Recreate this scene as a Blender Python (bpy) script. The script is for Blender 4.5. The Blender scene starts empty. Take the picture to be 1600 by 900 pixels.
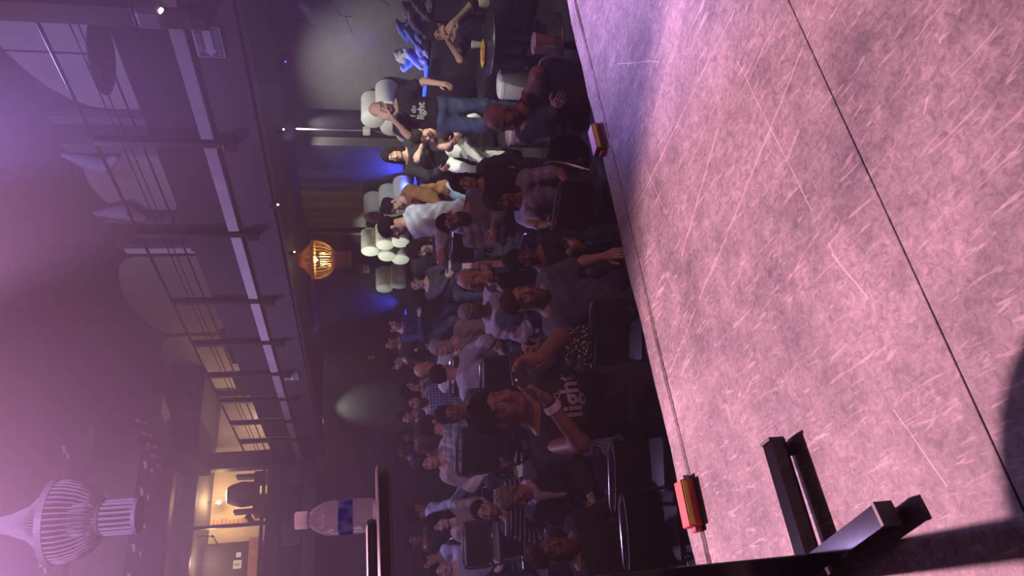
import bpy, bmesh, math, random
import numpy as np
from mathutils import Vector, Matrix
from mathutils.bvhtree import BVHTree

random.seed(7)
scene = bpy.context.scene
COL = scene.collection

# ------------------------------------------------------------------ camera
F_PX = 1130.0
YAW, PITCH, ROLL = math.radians(30.6), math.radians(11.2), math.radians(1.0)
HC = 1.70                       # camera height over the hall floor
HS = 0.65                       # stage height
_F = np.array([math.sin(YAW) * math.cos(PITCH), math.cos(YAW) * math.cos(PITCH), -math.sin(PITCH)])
_R0 = np.array([math.cos(YAW), -math.sin(YAW), 0.0])
_U0 = np.cross(_R0, _F)
_R = math.cos(ROLL) * _R0 - math.sin(ROLL) * _U0
_U = math.cos(ROLL) * _U0 + math.sin(ROLL) * _R0
CAM = np.array([0.0, 0.0, HC])

cam_data = bpy.data.cameras.new('camera')
cam = bpy.data.objects.new('camera', cam_data)
COL.objects.link(cam)
cam_data.sensor_width = 36.0
cam_data.lens = 36.0 * F_PX / 1600.0
cam_data.clip_start = 0.05
cam.matrix_world = Matrix(((-_U[0], _R[0], -_F[0], 0), (-_U[1], _R[1], -_F[1], 0), (-_U[2], _R[2], -_F[2], HC), (0, 0, 0, 1)))
scene.camera = cam          # the phone was held on its side: the hall's up is the picture's left


def ray(x, y):
    return _F + _R * ((450 - y) / F_PX) - _U * ((x - 800) / F_PX)


def at(x, y, t):
    return CAM + ray(x, y) * t


def at_z(x, y, z):
    d = ray(x, y)
    return CAM + d * ((z - HC) / d[2])


def at_X(x, y, X):
    d = ray(x, y)
    return CAM + d * (X / d[0])


def at_Y(x, y, Y):
    d = ray(x, y)
    return CAM + d * (Y / d[1])


# ------------------------------------------------------------------ world, exposure, lights
world = bpy.data.worlds.new('world')
scene.world = world
world.use_nodes = True
world.node_tree.nodes['Background'].inputs[0].default_value = (0.25, 0.18, 0.4, 1)
world.node_tree.nodes['Background'].inputs[1].default_value = 0.0
scene.view_settings.view_transform = 'Standard'
scene.view_settings.look = 'None'
scene.view_settings.exposure = 0.0
scene.view_settings.gamma = 1.0
scene.view_settings.use_curve_mapping = False
scene.cycles.use_denoising = True
scene.cycles.max_bounces = 5
scene.cycles.diffuse_bounces = 3
scene.cycles.glossy_bounces = 2
scene.cycles.transmission_bounces = 6
scene.cycles.transparent_max_bounces = 8
scene.cycles.volume_bounces = 0
scene.cycles.sample_clamp_indirect = 4.0
scene.cycles.sample_clamp_direct = 0.0


def spot(name, loc, aim, color, power, size=60, blend=0.4, radius=0.06):
    l = bpy.data.lights.new(name, 'SPOT')
    l.color = color
    l.energy = power
    l.spot_size = math.radians(size)
    l.spot_blend = blend
    l.shadow_soft_size = radius
    o = bpy.data.objects.new(name, l)
    COL.objects.link(o)
    o.location = loc
    o.rotation_euler = (Vector(aim) - Vector(loc)).to_track_quat('-Z', 'Y').to_euler()
    return o


def point(name, loc, color, power, radius=0.05):
    l = bpy.data.lights.new(name, 'POINT')
    l.color = color
    l.energy = power
    l.shadow_soft_size = radius
    o = bpy.data.objects.new(name, l)
    COL.objects.link(o)
    o.location = loc
    return o


# stage wash from the front-of-house bar (pink), a violet wash from the right gallery,
# white wall washers under the gallery, and the blue strips behind the sofas
spot('pink_stage_wash', (0.70, 6.85, 7.55), (0.70, 0.44, 0.65), (1.0, 0.43, 0.58), 8200, 23, 0.3, 0.08)
spot('mauve_stage_wash', (3.3, 7.4, 7.8), (3.5, 0.45, 0.65), (0.84, 0.42, 0.76), 7600, 25, 0.5, 0.10)
spot('violet_stage_wash', (5.6, 7.2, 7.7), (2.75, 1.6, 0.65), (0.40, 0.28, 1.0), 4800, 15, 0.9, 0.12)
spot('purple_gallery_wash', (0.5, 8.8, 7.2), (7.0, 8.6, 4.4), (0.58, 0.42, 1.0), 420, 75, 0.8, 0.2)
spot('blue_gallery_wash', (3.4, 2.2, 7.4), (7.0, 6.0, 4.0), (0.26, 0.26, 1.0), 900, 70, 0.8, 0.2)
spot('purple_crowd_fill', (1.2, 10.5, 7.6), (2.0, 7.5, 0.0), (0.66, 0.42, 1.0), 1100, 120, 0.9, 0.25)  # added purple fill to lift the audience, no known fixture
spot('lavender_chandelier_wash', (-0.6, 0.2, 6.8), (1.5, 5.6, 4.1), (0.62, 0.45, 1.0), 800, 44, 0.7, 0.15)

spot('pink_bounce_fill', (4.5, -2.5, 6.2), (2.5, 5.0, 0.6), (1.0, 0.40, 0.48), 480, 36, 0.6, 0.1)  # added fill that strengthens the pink bounce from the stage on the front rows

spot('purple_beam_fill', (-0.4, 0.8, 6.6), (2.6, 14.2, 5.5), (0.78, 0.60, 1.0), 1500, 26, 0.6, 0.15)  # unseen fill added so the slots on the roof beams show

# thin stage haze through the whole hall
HAZE = 0.018
_n, _l = world.node_tree.nodes, world.node_tree.links
_vs = _n.new('ShaderNodeVolumeScatter')
_vs.inputs['Color'].default_value = (0.86, 0.74, 1.0, 1)
_vs.inputs['Density'].default_value = HAZE
_vs.inputs['Anisotropy'].default_value = 0.72
_l.new(_vs.outputs[0], _n['World Output'].inputs['Volume'])
# ------------------------------------------------------------------ materials
MATS = {}


def nt(m):
    m.use_nodes = True
    return m.node_tree.nodes, m.node_tree.links, m.node_tree.nodes['Principled BSDF']


def mat(name, color, rough=0.6, metal=0.0, emit=None, estr=0.0, noise=0.0, nscale=8.0, bump=0.0, bscale=60.0, spec=0.5, coat=0.0):
    if name in MATS:
        return MATS[name]
    m = bpy.data.materials.new(name)
    n, l, b = nt(m)
    b.inputs['Base Color'].default_value = (*color, 1)
    b.inputs['Roughness'].default_value = rough
    b.inputs['Metallic'].default_value = metal
    b.inputs['Specular IOR Level'].default_value = spec
    b.inputs['Coat Weight'].default_value = coat
    if emit:
        b.inputs['Emission Color'].default_value = (*emit, 1)
        b.inputs['Emission Strength'].default_value = estr
    if noise or bump:
        tc = n.new('ShaderNodeTexCoord')
    if noise:
        t = n.new('ShaderNodeTexNoise')
        t.inputs['Scale'].default_value = nscale
        t.inputs['Detail'].default_value = 6
        t.inputs['Roughness'].default_value = 0.65
        l.new(tc.outputs['Object'], t.inputs['Vector'])
        r = n.new('ShaderNodeValToRGB')
        r.color_ramp.elements[0].position = 0.3
        r.color_ramp.elements[1].position = 0.7
        r.color_ramp.elements[0].color = (*[c * (1 - noise) for c in color], 1)
        r.color_ramp.elements[1].color = (*[min(1, c * (1 + noise)) for c in color], 1)
        l.new(t.outputs['Fac'], r.inputs['Fac'])
        l.new(r.outputs['Color'], b.inputs['Base Color'])
    if bump:
        t2 = n.new('ShaderNodeTexNoise')
        t2.inputs['Scale'].default_value = bscale
        t2.inputs['Detail'].default_value = 5
        l.new(tc.outputs['Object'], t2.inputs['Vector'])
        bp = n.new('ShaderNodeBump')
        bp.inputs['Strength'].default_value = bump
        bp.inputs['Distance'].default_value = 0.02
        l.new(t2.outputs['Fac'], bp.inputs['Height'])
        l.new(bp.outputs['Normal'], b.inputs['Normal'])
    MATS[name] = m
    return m


# ------------------------------------------------------------------ mesh building
class MB:
    def __init__(s):
        s.v = []
        s.f = []

    def add(s, verts, faces):
        o = len(s.v)
        s.v += [tuple(map(float, p)) for p in verts]
        s.f += [tuple(i + o for i in f) for f in faces]
        return s

    def box(s, a, b, bev=0.0):
        (x0, y0, z0), (x1, y1, z1) = a, b
        x0, x1 = min(x0, x1), max(x0, x1)
        y0, y1 = min(y0, y1), max(y0, y1)
        z0, z1 = min(z0, z1), max(z0, z1)
        if bev <= 0:
            v = [(x, y, z) for z in (z0, z1) for y in (y0, y1) for x in (x0, x1)]
            return s.add(v, [(0, 2, 3, 1), (4, 5, 7, 6), (0, 1, 5, 4), (2, 6, 7, 3), (0, 4, 6, 2), (1, 3, 7, 5)])
        bm = bmesh.new()
        bmesh.ops.create_cube(bm, size=1.0)
        for q in bm.verts:
            q.co = ((x0 + x1) / 2 + q.co.x * (x1 - x0), (y0 + y1) / 2 + q.co.y * (y1 - y0), (z0 + z1) / 2 + q.co.z * (z1 - z0))
        bmesh.ops.bevel(bm, geom=list(bm.edges), offset=min(bev, (x1 - x0) * .45, (y1 - y0) * .45, (z1 - z0) * .45), segments=2, affect='EDGES', profile=0.5)
        bm.verts.index_update()
        s.add([q.co[:] for q in bm.verts], [[q.index for q in f.verts] for f in bm.faces])
        bm.free()
        return s

    def tube(s, pts, r, n=8, closed=False, cap=True):
        P = [Vector(p) for p in pts]
        m = len(P)
        rr = r if isinstance(r, (list, tuple)) else [r] * m
        up = None
        rings = []
        for i in range(m):
            if closed:
                d = (P[(i + 1) % m] - P[i - 1]).normalized()
            else:
                d = (P[min(i + 1, m - 1)] - P[max(i - 1, 0)]).normalized()
            if up is None:
                up = d.orthogonal().normalized()
            else:
                up = (up - d * up.dot(d))
                up = up.normalized() if up.length > 1e-6 else d.orthogonal().normalized()
            w = d.cross(up)
            rings.append([P[i] + (up * math.cos(2 * math.pi * k / n) + w * math.sin(2 * math.pi * k / n)) * rr[i] for k in range(n)])
        f = []
        for i in range(m if closed else m - 1):
            a, b = i * n, ((i + 1) % m) * n
            f += [(a + k, a + (k + 1) % n, b + (k + 1) % n, b + k) for k in range(n)]
        if cap and not closed:
            f.append(tuple(range(n))[::-1])
            f.append(tuple(range((m - 1) * n, m * n)))
        return s.add([p for q in rings for p in q], f)

    def lathe(s, prof, n=24, c=(0, 0, 0), axis='z'):
        v = []
        for (r, z) in prof:
            for k in range(n):
                a = 2 * math.pi * k / n
                p = (r * math.cos(a), r * math.sin(a), z)
                if axis == 'x':
                    p = (p[2], p[0], p[1])
                elif axis == 'y':
                    p = (p[0], p[2], p[1])
                v.append((p[0] + c[0], p[1] + c[1], p[2] + c[2]))
        f = []
        m = len(prof)
        for i in range(m - 1):
            f += [(i * n + k, i * n + (k + 1) % n, (i + 1) * n + (k + 1) % n, (i + 1) * n + k) for k in range(n)]
        if prof[0][0] > 1e-5:
            f.append(tuple(range(n))[::-1])
        if prof[-1][0] > 1e-5:
            f.append(tuple(range((m - 1) * n, m * n)))
        return s.add(v, f)

    def prism(s, poly, a, b, axis='x'):
        # poly: 2-D outline in the plane across `axis`; extruded from a to b
        n = len(poly)
        def P(u, w, h):
            return {'x': (h, u, w), 'y': (u, h, w), 'z': (u, w, h)}[axis]
        v = [P(u, w, a) for u, w in poly] + [P(u, w, b) for u, w in poly]
        f = [tuple(range(n))[::-1], tuple(range(n, 2 * n))] + [(i, (i + 1) % n, n + (i + 1) % n, n + i) for i in range(n)]
        return s.add(v, f)

    def beam(s, p, q, w, h, up=(0, 0, 1)):
        p, q, up = Vector(p), Vector(q), Vector(up)
        d = (q - p).normalized()
        sx = d.cross(up).normalized() * (w / 2)
        sz = sx.cross(d).normalized() * (h / 2)
        v = [e + sx * i + sz * j for e in (p, q) for i, j in ((-1, -1), (1, -1), (1, 1), (-1, 1))]
        return s.add(v, [(0, 1, 2, 3), (7, 6, 5, 4), (0, 4, 5, 1), (1, 5, 6, 2), (2, 6, 7, 3), (3, 7, 4, 0)])

    def build(s, name, m, parent=None, smooth=False, label=None):
        me = bpy.data.meshes.new(name)
        me.from_pydata(s.v, [], s.f)
        me.materials.append(m)
        bm = bmesh.new()
        bm.from_mesh(me)
        bmesh.ops.recalc_face_normals(bm, faces=bm.faces)
        bm.to_mesh(me)
        bm.free()
        if smooth:
            me.polygons.foreach_set('use_smooth', [True] * len(me.polygons))
            try:
                me.set_sharp_from_angle(angle=math.radians(42))
            except Exception:
                pass
        o = bpy.data.objects.new(name, me)
        COL.objects.link(o)
        if parent:
            o.parent = parent
        if label:
            o['label'] = label
        return o


def tag(o, label, cat=None, group=None, kind=None):
    o['label'] = label
    if cat:
        o['category'] = cat
    if group:
        o['group'] = group
    if kind:
        o['kind'] = kind
    return o


def thing(name, label, cat, loc=(0, 0, 0), rz=0.0, group=None, kind=None):
    o = bpy.data.objects.new(name, None)
    COL.objects.link(o)
    o.empty_display_size = 0.1
    o.location = tuple(float(c) for c in loc)
    o.rotation_euler = (0, 0, rz)
    return tag(o, label, cat, group, kind)


def copy_tree(o, parent=None):
    kids = list(o.children)
    c = o.copy()
    COL.objects.link(c)
    if parent:
        c.parent = parent
    for k in kids:
        copy_tree(k, c)
    return c


def text_mesh(body, size, name, m, parent, mw, bold=0.0, extrude=0.0008, align='CENTER'):
    cu = bpy.data.curves.new(name, 'FONT')
    cu.body = body
    cu.size = size
    cu.align_x = align
    cu.align_y = 'CENTER'
    cu.extrude = extrude
    cu.offset = bold
    o = bpy.data.objects.new(name, cu)
    COL.objects.link(o)
    dg = bpy.context.evaluated_depsgraph_get()
    me = bpy.data.meshes.new_from_object(o.evaluated_get(dg))
    bpy.data.objects.remove(o)
    me.materials.clear()
    me.materials.append(m)
    o = bpy.data.objects.new(name, me)
    COL.objects.link(o)
    if parent:
        o.parent = parent
    o.matrix_local = mw
    return o


BLACK = mat('black_paint', (0.012, 0.011, 0.014), 0.55)
BLACKM = mat('black_metal', (0.015, 0.014, 0.017), 0.4, 0.3)
CHROME = mat('chrome', (0.75, 0.75, 0.78), 0.18, 1.0)
WALLB = mat('dark_wall', (0.030, 0.027, 0.036), 0.75, noise=0.35, nscale=1.5, bump=0.3, bscale=14)
PLASTER = mat('grey_plaster', (0.17, 0.165, 0.17), 0.85, noise=0.22, nscale=1.4, bump=0.9, bscale=5)
BEIGE = mat('beige_wall', (0.36, 0.31, 0.26), 0.8, noise=0.07, nscale=1.2)
BANDM = mat('pale_board', (0.46, 0.42, 0.42), 0.7, noise=0.12, nscale=3)
CLOTHB = mat('black_cloth', (0.02, 0.018, 0.022), 0.9)
LEATHER = mat('black_leather', (0.020, 0.020, 0.022), 0.42, bump=0.25, bscale=25)
WHITEV = mat('white_vinyl', (0.80, 0.80, 0.76), 0.45, noise=0.05, nscale=6)
WHITE = mat('white_plain', (0.8, 0.8, 0.8), 0.5)
# ================================================================== THE SETTING
def structure(name, mb, m, label, smooth=False):
    o = mb.build(name, m, None, smooth)
    o['kind'] = 'structure'
    o['label'] = label
    return o


def stage_material():
    m = bpy.data.materials.new('scuffed_stage_board')
    n, l, b = nt(m)
    geo = n.new('ShaderNodeTexCoord')
    out = geo.outputs['Object']

    def noise(scale, detail=6, rough=0.6, sx=1, sy=1, rot=0, dist=0.0):
        mp = n.new('ShaderNodeMapping')
        mp.inputs['Scale'].default_value = (sx, sy, 1)
        mp.inputs['Rotation'].default_value = (0, 0, rot)
        l.new(out, mp.inputs['Vector'])
        t = n.new('ShaderNodeTexNoise')
        t.inputs['Scale'].default_value = scale
        t.inputs['Detail'].default_value = detail
        t.inputs['Roughness'].default_value = rough
        t.inputs['Distortion'].default_value = dist
        l.new(mp.outputs['Vector'], t.inputs['Vector'])
        return t.outputs['Fac']

    def ramp(src, p0, p1, c0, c1):
        r = n.new('ShaderNodeValToRGB')
        r.color_ramp.elements[0].position = p0
        r.color_ramp.elements[1].position = p1
        r.color_ramp.elements[0].color = (*c0, 1)
        r.color_ramp.elements[1].color = (*c1, 1)
        l.new(src, r.inputs['Fac'])
        return r.outputs['Color']

    def mixc(fac, a, bb, mode='MIX'):
        x = n.new('ShaderNodeMix')
        x.data_type = 'RGBA'
        x.blend_type = mode
        if isinstance(fac, float):
            x.inputs[0].default_value = fac
        else:
            l.new(fac, x.inputs[0])
        for i, q in ((6, a), (7, bb)):
            if isinstance(q, tuple):
                x.inputs[i].default_value = (*q, 1)
            else:
                l.new(q, x.inputs[i])
        return x.outputs[2]

    def math_(op, a, bb=None, c=None):
        x = n.new('ShaderNodeMath')
        x.operation = op
        for i, q in enumerate((a, bb, c)):
            if q is None:
                continue
            if isinstance(q, (int, float)):
                x.inputs[i].default_value = q
            else:
                l.new(q, x.inputs[i])
        return x.outputs[0]

    base = ramp(noise(2.6, 10, 0.75), 0.34, 0.66, (0.13, 0.122, 0.135), (0.42, 0.39, 0.39))
    fine = ramp(noise(40, 8, 0.8, dist=1.2), 0.36, 0.66, (0.35, 0.35, 0.35), (1.4, 1.4, 1.4))
    colr = mixc(0.72, base, fine, 'MULTIPLY')
    # short scuffs in all directions
    for k, (rot, sc) in enumerate(((0.3, 60), (1.25, 52), (2.2, 66), (2.85, 44))):
        s = ramp(noise(sc, 3, 0.5, 1.0, 0.16, rot, 0.9), 0.64, 0.72, (0, 0, 0), (0.42, 0.42, 0.42))
        colr = mixc(s, colr, (0.66, 0.60, 0.60))
    # long straight scratches: distance to a few lines on the board
    sep = n.new('ShaderNodeSeparateXYZ')
    l.new(out, sep.inputs[0])
    wob = math_('MULTIPLY', math_('SUBTRACT', noise(5, 3), 0.5), 0.02)
    brk = noise(9, 4, 0.7)
    for (p, q, w, thr) in SCRATCHES:
        d = Vector((q[0] - p[0], q[1] - p[1]))
        L = d.length
        d /= L
        nx, ny = -d.y, d.x
        dist = math_('ABSOLUTE', math_('ADD', math_('SUBTRACT', math_('ADD', math_('MULTIPLY', sep.outputs[0], nx), math_('MULTIPLY', sep.outputs[1], ny)), p[0] * nx + p[1] * ny), wob))
        along = math_('ABSOLUTE', math_('SUBTRACT', math_('ADD', math_('MULTIPLY', sep.outputs[0], d.x), math_('MULTIPLY', sep.outputs[1], d.y)), (p[0] + q[0]) / 2 * d.x + (p[1] + q[1]) / 2 * d.y))
        f = math_('MULTIPLY', math_('LESS_THAN', dist, w * 0.55), math_('LESS_THAN', along, L / 2))
        f = math_('MULTIPLY', f, math_('GREATER_THAN', brk, thr))
        f = math_('MULTIPLY', f, 0.5)
        colr = mixc(f, colr, (0.72, 0.66, 0.64))
    l.new(colr, b.inputs['Base Color'])
    b.inputs['Roughness'].default_value = 0.55
    b.inputs['Specular IOR Level'].default_value = 0.35
    bp = n.new('ShaderNodeBump')
    bp.inputs['Strength'].default_value = 0.35
    bp.inputs['Distance'].default_value = 0.004
    l.new(noise(22, 8, 0.7, dist=0.5), bp.inputs['Height'])
    l.new(bp.outputs['Normal'], b.inputs['Normal'])
    return m


def stp(x, y):
    p = at_z(x, y, HS)
    return (float(p[0]), float(p[1]))


SCRATCHES = [(stp(1148, 15), stp(990, 330), 0.004, 0.40), (stp(1265, 50), stp(1110, 430), 0.004, 0.38), (stp(1122, 200), stp(1065, 400), 0.006, 0.36),
             (stp(1150, 95), stp(1310, 410), 0.003, 0.42), (stp(1090, 40), stp(1078, 90), 0.003, 0.3), (stp(1300, 395), stp(1360, 470), 0.005, 0.45),
             (stp(1120, 400), stp(1045, 585), 0.004, 0.45), (stp(985, 215), stp(1035, 320), 0.003, 0.45), (stp(1220, 20), stp(1155, 150), 0.003, 0.42),
             (stp(1395, 640), stp(1480, 760), 0.003, 0.45), (stp(1470, 60), stp(1440, 190), 0.003, 0.45), (stp(965, 100), stp(1030, 95), 0.003, 0.4)]
STAGEM = stage_material()
EDGEY, SEAMY = 2.41, 1.058

# hall floor
FLOORM = mat('dark_floor', (0.035, 0.032, 0.036), 0.5, noise=0.3, nscale=2)
fl = structure('floor', MB().box((-9, EDGEY - 0.5, -0.65), (8.0, 20, -0.5)), FLOORM, 'dark hall floor below the stage, rising in steps to the back')
MB().box((-9, 5.3, -0.55), (4.5, 7.5, -0.25), 0.01).build('riser', FLOORM, fl)
MB().box((-9, 7.5, -0.55), (4.5, 16.6, 0.0), 0.01).build('riser', FLOORM, fl)
MB().box((4.5, 3.8, -0.55), (7.2, 16.6, 0.0), 0.01).build('riser', FLOORM, fl)


def floor_z(X, Y):
    if X > 4.5:
        return 0.0 if Y > 3.8 else -0.5
    return -0.5 if Y < 5.3 else (-0.25 if Y < 7.5 else 0.0)


# stage: a black platform carrying scuffed boards with an open joint, and a curled front strip
st = thing('stage', 'low stage covered with scuffed boards', 'stage', (0, 0, 0), kind='structure')
MB().box((-9, -6, -0.5), (8, EDGEY - 0.03, HS - 0.03)).build('platform', BLACK, st)
MB().box((-9, SEAMY + 0.0014, HS - 0.03), (8, EDGEY - 0.13, HS), 0.002).build('board', STAGEM, st)
MB().box((-9, -6, HS - 0.03), (8, SEAMY - 0.0014, HS), 0.002).build('board', STAGEM, st)
mb = MB()
N = 110
xs = np.linspace(-2.2, 6.0, N)
v, f = [], []
rr = random.Random(3)
for i, x in enumerate(xs):
    w = 0.006 * math.sin(x * 5.1) + 0.005 * math.sin(x * 13.0 + 1) + rr.uniform(-.003, .003)
    lift = 0.0035 + 0.003 * math.sin(x * 2.3 + 0.5) + 0.002 * math.sin(x * 7.0)
    v += [(x, EDGEY - 0.128, HS + 0.001), (x, EDGEY - 0.118, HS + 0.002 + lift), (x, EDGEY - 0.02 + w, HS + 0.004), (x, EDGEY + w, HS - 0.012), (x, EDGEY + w, HS - 0.035), (x, EDGEY - 0.128, HS - 0.035)]
for i in range(N - 1):
    for k in range(6):
        a, b2 = i * 6 + k, i * 6 + (k + 1) % 6
        f.append((a, b2, b2 + 6, a + 6))
mb.add(v, f).build('edge_strip', STAGEM, st)

# ---- right wall: piers with recesses, under a gallery
ZG = 2.68
wr = structure('wall_right', MB().box((7.15, -6, -0.5), (7.9, 16.6, 7.9)), WALLB, 'dark wall running back along the right side of the hall')
MB().box((7.0, 2.0, 0), (7.16, 7.17, ZG), 0.01).build('plaster_pier', PLASTER, wr)
MB().box((7.0, 7.86, 0), (7.16, 9.6, ZG), 0.01).build('plaster_pier', PLASTER, wr)
MB().box((7.0, 10.02, 0), (7.16, 16.5, ZG), 0.01).build('painted_pier', WALLB, wr)
MB().box((7.13, 9.6, 0), (7.152, 10.02, ZG)).build('recess_panel', PLASTER, wr)
MB().box((7.0, 9.98, 0), (7.02, 10.02, ZG)).build('corner_bead', PLASTER, wr)
# black plinth behind the lit pouffes
MB().box((6.98, 10.1, 0.9), (7.02, 11.9, 2.1), 0.01).build('backing_panel', mat('matt_black_panel', (0.022, 0.020, 0.024), 0.8), wr)
MB().tube([(6.97, 7.52, 1.75), (6.97, 7.52, 2.66)], 0.012).build('conduit', mat('grey_pipe', (0.35, 0.34, 0.36), 0.5), wr)


def cracks(seed, Y0, Y1, Z0, Z1, n):
    r = random.Random(seed)
    mb = MB()
    for i in range(n):
        y, z = r.uniform(Y0, Y1), r.uniform(Z0, Z1)
        a = r.uniform(0, 6.28)
        pts = [(6.998, y, z)]
        for k in range(r.randint(3, 8)):
            a += r.uniform(-.7, .7)
            y += .05 * math.cos(a)
            z += .05 * math.sin(a)
            pts.append((6.998, min(max(y, Y0), Y1), min(max(z, Z0), Z1)))
        mb.tube(pts, [0.0015 + 0.004 * r.random() for _ in pts], 5)
    return mb


cracks(5, 2.8, 7.1, 1.0, 2.5, 16).build('crack', mat('crack_shadow', (0.05, 0.048, 0.055), 0.9), wr)
cracks(9, 7.95, 9.5, 1.1, 2.5, 16).build('crack', mat('crack_shadow', (0.05, 0.048, 0.055), 0.9), wr)

# upper wall behind the gallery: beige panels between dark pilasters
def arch_panel(Y0, Y1, z0, z1, h, X=7.14):
    n = 14
    poly = [(Y0, z0), (Y1, z0), (Y1, z1)] + [((Y0 + Y1) / 2 + (Y1 - Y0) / 2 * math.cos(math.pi * i / n), z1 + h * math.sin(math.pi * i / n)) for i in range(1, n)] + [(Y0, z1)]
    return MB().prism(poly, X, 7.17, 'x')


for (a, b2, z1, h) in ((4.2, 7.42, 4.9, 0.95), (8.2, 9.55, 5.25, 0.35), (10.85, 13.6, 5.5, 0.5), (13.75, 16.4, 5.5, 0.5)):
    arch_panel(a, b2, 3.1, z1, h).build('wall_panel', BEIGE, wr)
for (a, b2) in ((7.44, 7.56), (7.95, 8.12), (9.62, 9.72), (10.3, 10.4)):
    MB().box((7.0, a, 2.9), (7.15, b2, 5.6), 0.01).build('pilaster', mat('mauve_trim', (0.12, 0.10, 0.12), 0.6), wr)
MB().box((7.05, 10.46, 4.2), (7.15, 10.62, 5.55), 0.01).build('light_strip', mat('strip_white', (0.78, 0.76, 0.8), 0.4), wr)
# drapes gathered at the second arch
for (y0, s) in ((8.2, 1), (9.55, -1)):
    mb = MB()
    pts = [(7.06, y0 + s * 0.02, 5.7), (7.02, y0 + s * 0.10, 5.45), (6.98, y0 + s * 0.16, 5.2), (7.0, y0 - s * 0.02, 5.0)]
    mb.tube(pts, [0.03, 0.09, 0.12, 0.04], 10)
    mb.build('drape_tail', mat('mauve_drape', (0.36, 0.32, 0.34), 0.8), wr, True)

# back wall under the back gallery, with the spot-lit patch; left wall, ceiling, rear wall
bw = structure('wall_back', MB().box((-9, 16.5, 0), (7.9, 16.8, 3.0)), mat('charcoal_back_wall', (0.065, 0.06, 0.066), 0.8, noise=0.25, nscale=1.3, bump=0.5, bscale=4), 'charcoal back wall under the rear gallery')
MB().box((-9, 18.6, 3.0), (7.9, 18.8, 7.9)).build('upper_wall', BEIGE, bw)
structure('wall_left', MB().box((-9.2, -6, -0.5), (-9, 19, 7.9)), WALLB, 'dark side wall on the left')
structure('wall_rear', MB().box((-9, -6.2, -0.5), (8, -6, 7.9)), WALLB, 'dark wall behind the stage')
structure('ceiling', MB().box((-9.2, -6.2, 7.9), (8, 19, 8.1)), mat('dusky_ceiling', (0.10, 0.09, 0.11), 0.9), 'dusky ceiling lost in the haze')

# ---- gallery along the right wall
XB = 4.8
POSTY = [3.93, 5.32, 6.75, 8.2, 9.35, 10.4, 11.4, 12.4, 13.35]
ga = thing('gallery', 'dark gallery with a pale board along its front', 'gallery', (0, 0, 0), kind='structure')
FASC = mat('gallery_fascia', (0.055, 0.05, 0.06), 0.6, noise=0.2, nscale=2)
MB().box((XB, -2, ZG), (7.2, 14.6, ZG + 0.16)).build('deck', mat('gallery_underside', (0.035, 0.032, 0.038), 0.8), ga)
MB().box((XB - 0.04, -2, ZG - 0.02), (XB + 0.04, 14.6, 3.05)).build('fascia', FASC, ga)
MB().box((XB - 0.02, -2, ZG - 0.06), (XB + 0.1, 14.6, ZG - 0.02)).build('lower_lip', FASC, ga)
allY = [2.6] + POSTY + [14.5]
for a, b2 in zip(allY[:-1], allY[1:]):
    MB().box((XB - 0.075, a + 0.05, 3.05), (XB - 0.04, b2 - 0.05, 3.16), 0.004).build('pale_board', BANDM, ga)
    MB().box((XB - 0.02, a + 0.03, 3.16), (XB + 0.0, b2 - 0.03, 3.60), 0.004).build('parapet_panel', CLOTHB, ga)
for i, y in enumerate(POSTY):
    w = 0.09 if i == 0 else 0.032
    zt = 4.6 if i == 0 else 4.06
    p = MB().box((XB - 0.10, y - w, 2.86), (XB - 0.02, y + w, zt), 0.006).build('post', BLACKM, ga)
    MB().box((XB - 0.13, y - 0.05, 2.86), (XB - 0.02, y + 0.05, 2.98), 0.006).build('bracket', BLACKM, p)
for (z, r, dx) in ((4.06, 0.016, -0.06), (3.86, 0.006, -0.03), (3.80, 0.006, -0.03), (3.68, 0.010, -0.05)):
    MB().tube([(XB + dx, 2.4, z), (XB + dx, 14.5, z)], r, 6).build('rail', BLACKM, ga)
# dark tables and chairs stacked up on the gallery deck
for k, (y, w, z0, z1) in enumerate(((4.9, 0.5, 2.84, 3.75), (6.2, 0.35, 2.84, 3.7), (7.9, 0.45, 2.84, 3.95), (9.2, 0.5, 2.84, 3.8), (11.2, 0.6, 2.84, 4.0), (12.7, 0.5, 2.84, 4.1))):
    t = thing('stacked_table', ['folded black table on the gallery beside the thick front post', 'folded black table on the gallery behind the second rail post', 'tall folded black table on the gallery below the draped arch',
                                'folded black table on the gallery past the draped arch', 'dark folded table on the gallery above the gold chandelier', 'dark folded table on the gallery near its far corner'][k], 'table', (5.6, y, z0), group='folded tables on the gallery')
    MB().box((-0.03, -w, 0.08), (0.03, w, z1 - z0), 0.01).build('table_top', CLOTHB, t)
    for s in (-1, 1):
        MB().tube([(0.06, s * w * 0.8, 0), (0.06, s * w * 0.8, (z1 - z0) * 0.8)], 0.014, 6).build('leg', BLACKM, t)
        MB().tube([(-0.12, s * w * 0.6, 0), (0.0, s * w * 0.6, 0.12)], 0.012, 6).build('foot', BLACKM, t)

# ---- back gallery: frame, rails, the lit room behind it
YB = 14.6
mz = thing('back_gallery', 'framed back gallery opening onto a warmly lit room', 'gallery', (0, 0, 0), kind='structure')
MB().box((-9, YB, 2.82), (XB, 16.6, 3.0)).build('deck', mat('gallery_underside', (0.035, 0.032, 0.038), 0.8), mz)
MB().box((-9, YB - 0.05, 2.78), (XB, YB + 0.03, 3.02), 0.005).build('fascia', FASC, mz)
MB().box((XB - 0.18, YB - 0.1, 2.8), (XB + 0.16, YB + 0.12, 5.2), 0.01).build('corner_post', BLACKM, mz)
MB().box((-9, YB - 0.06, 4.98), (XB + 0.1, YB + 0.08, 5.22), 0.01).build('top_beam', mat('grey_steel', (0.11, 0.11, 0.125), 0.45, 0.4, noise=0.3, nscale=5), mz)
MB().box((-9, YB - 0.02, 3.45), (XB, YB + 0.02, 3.52)).build('rail', BLACKM, mz)
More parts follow.
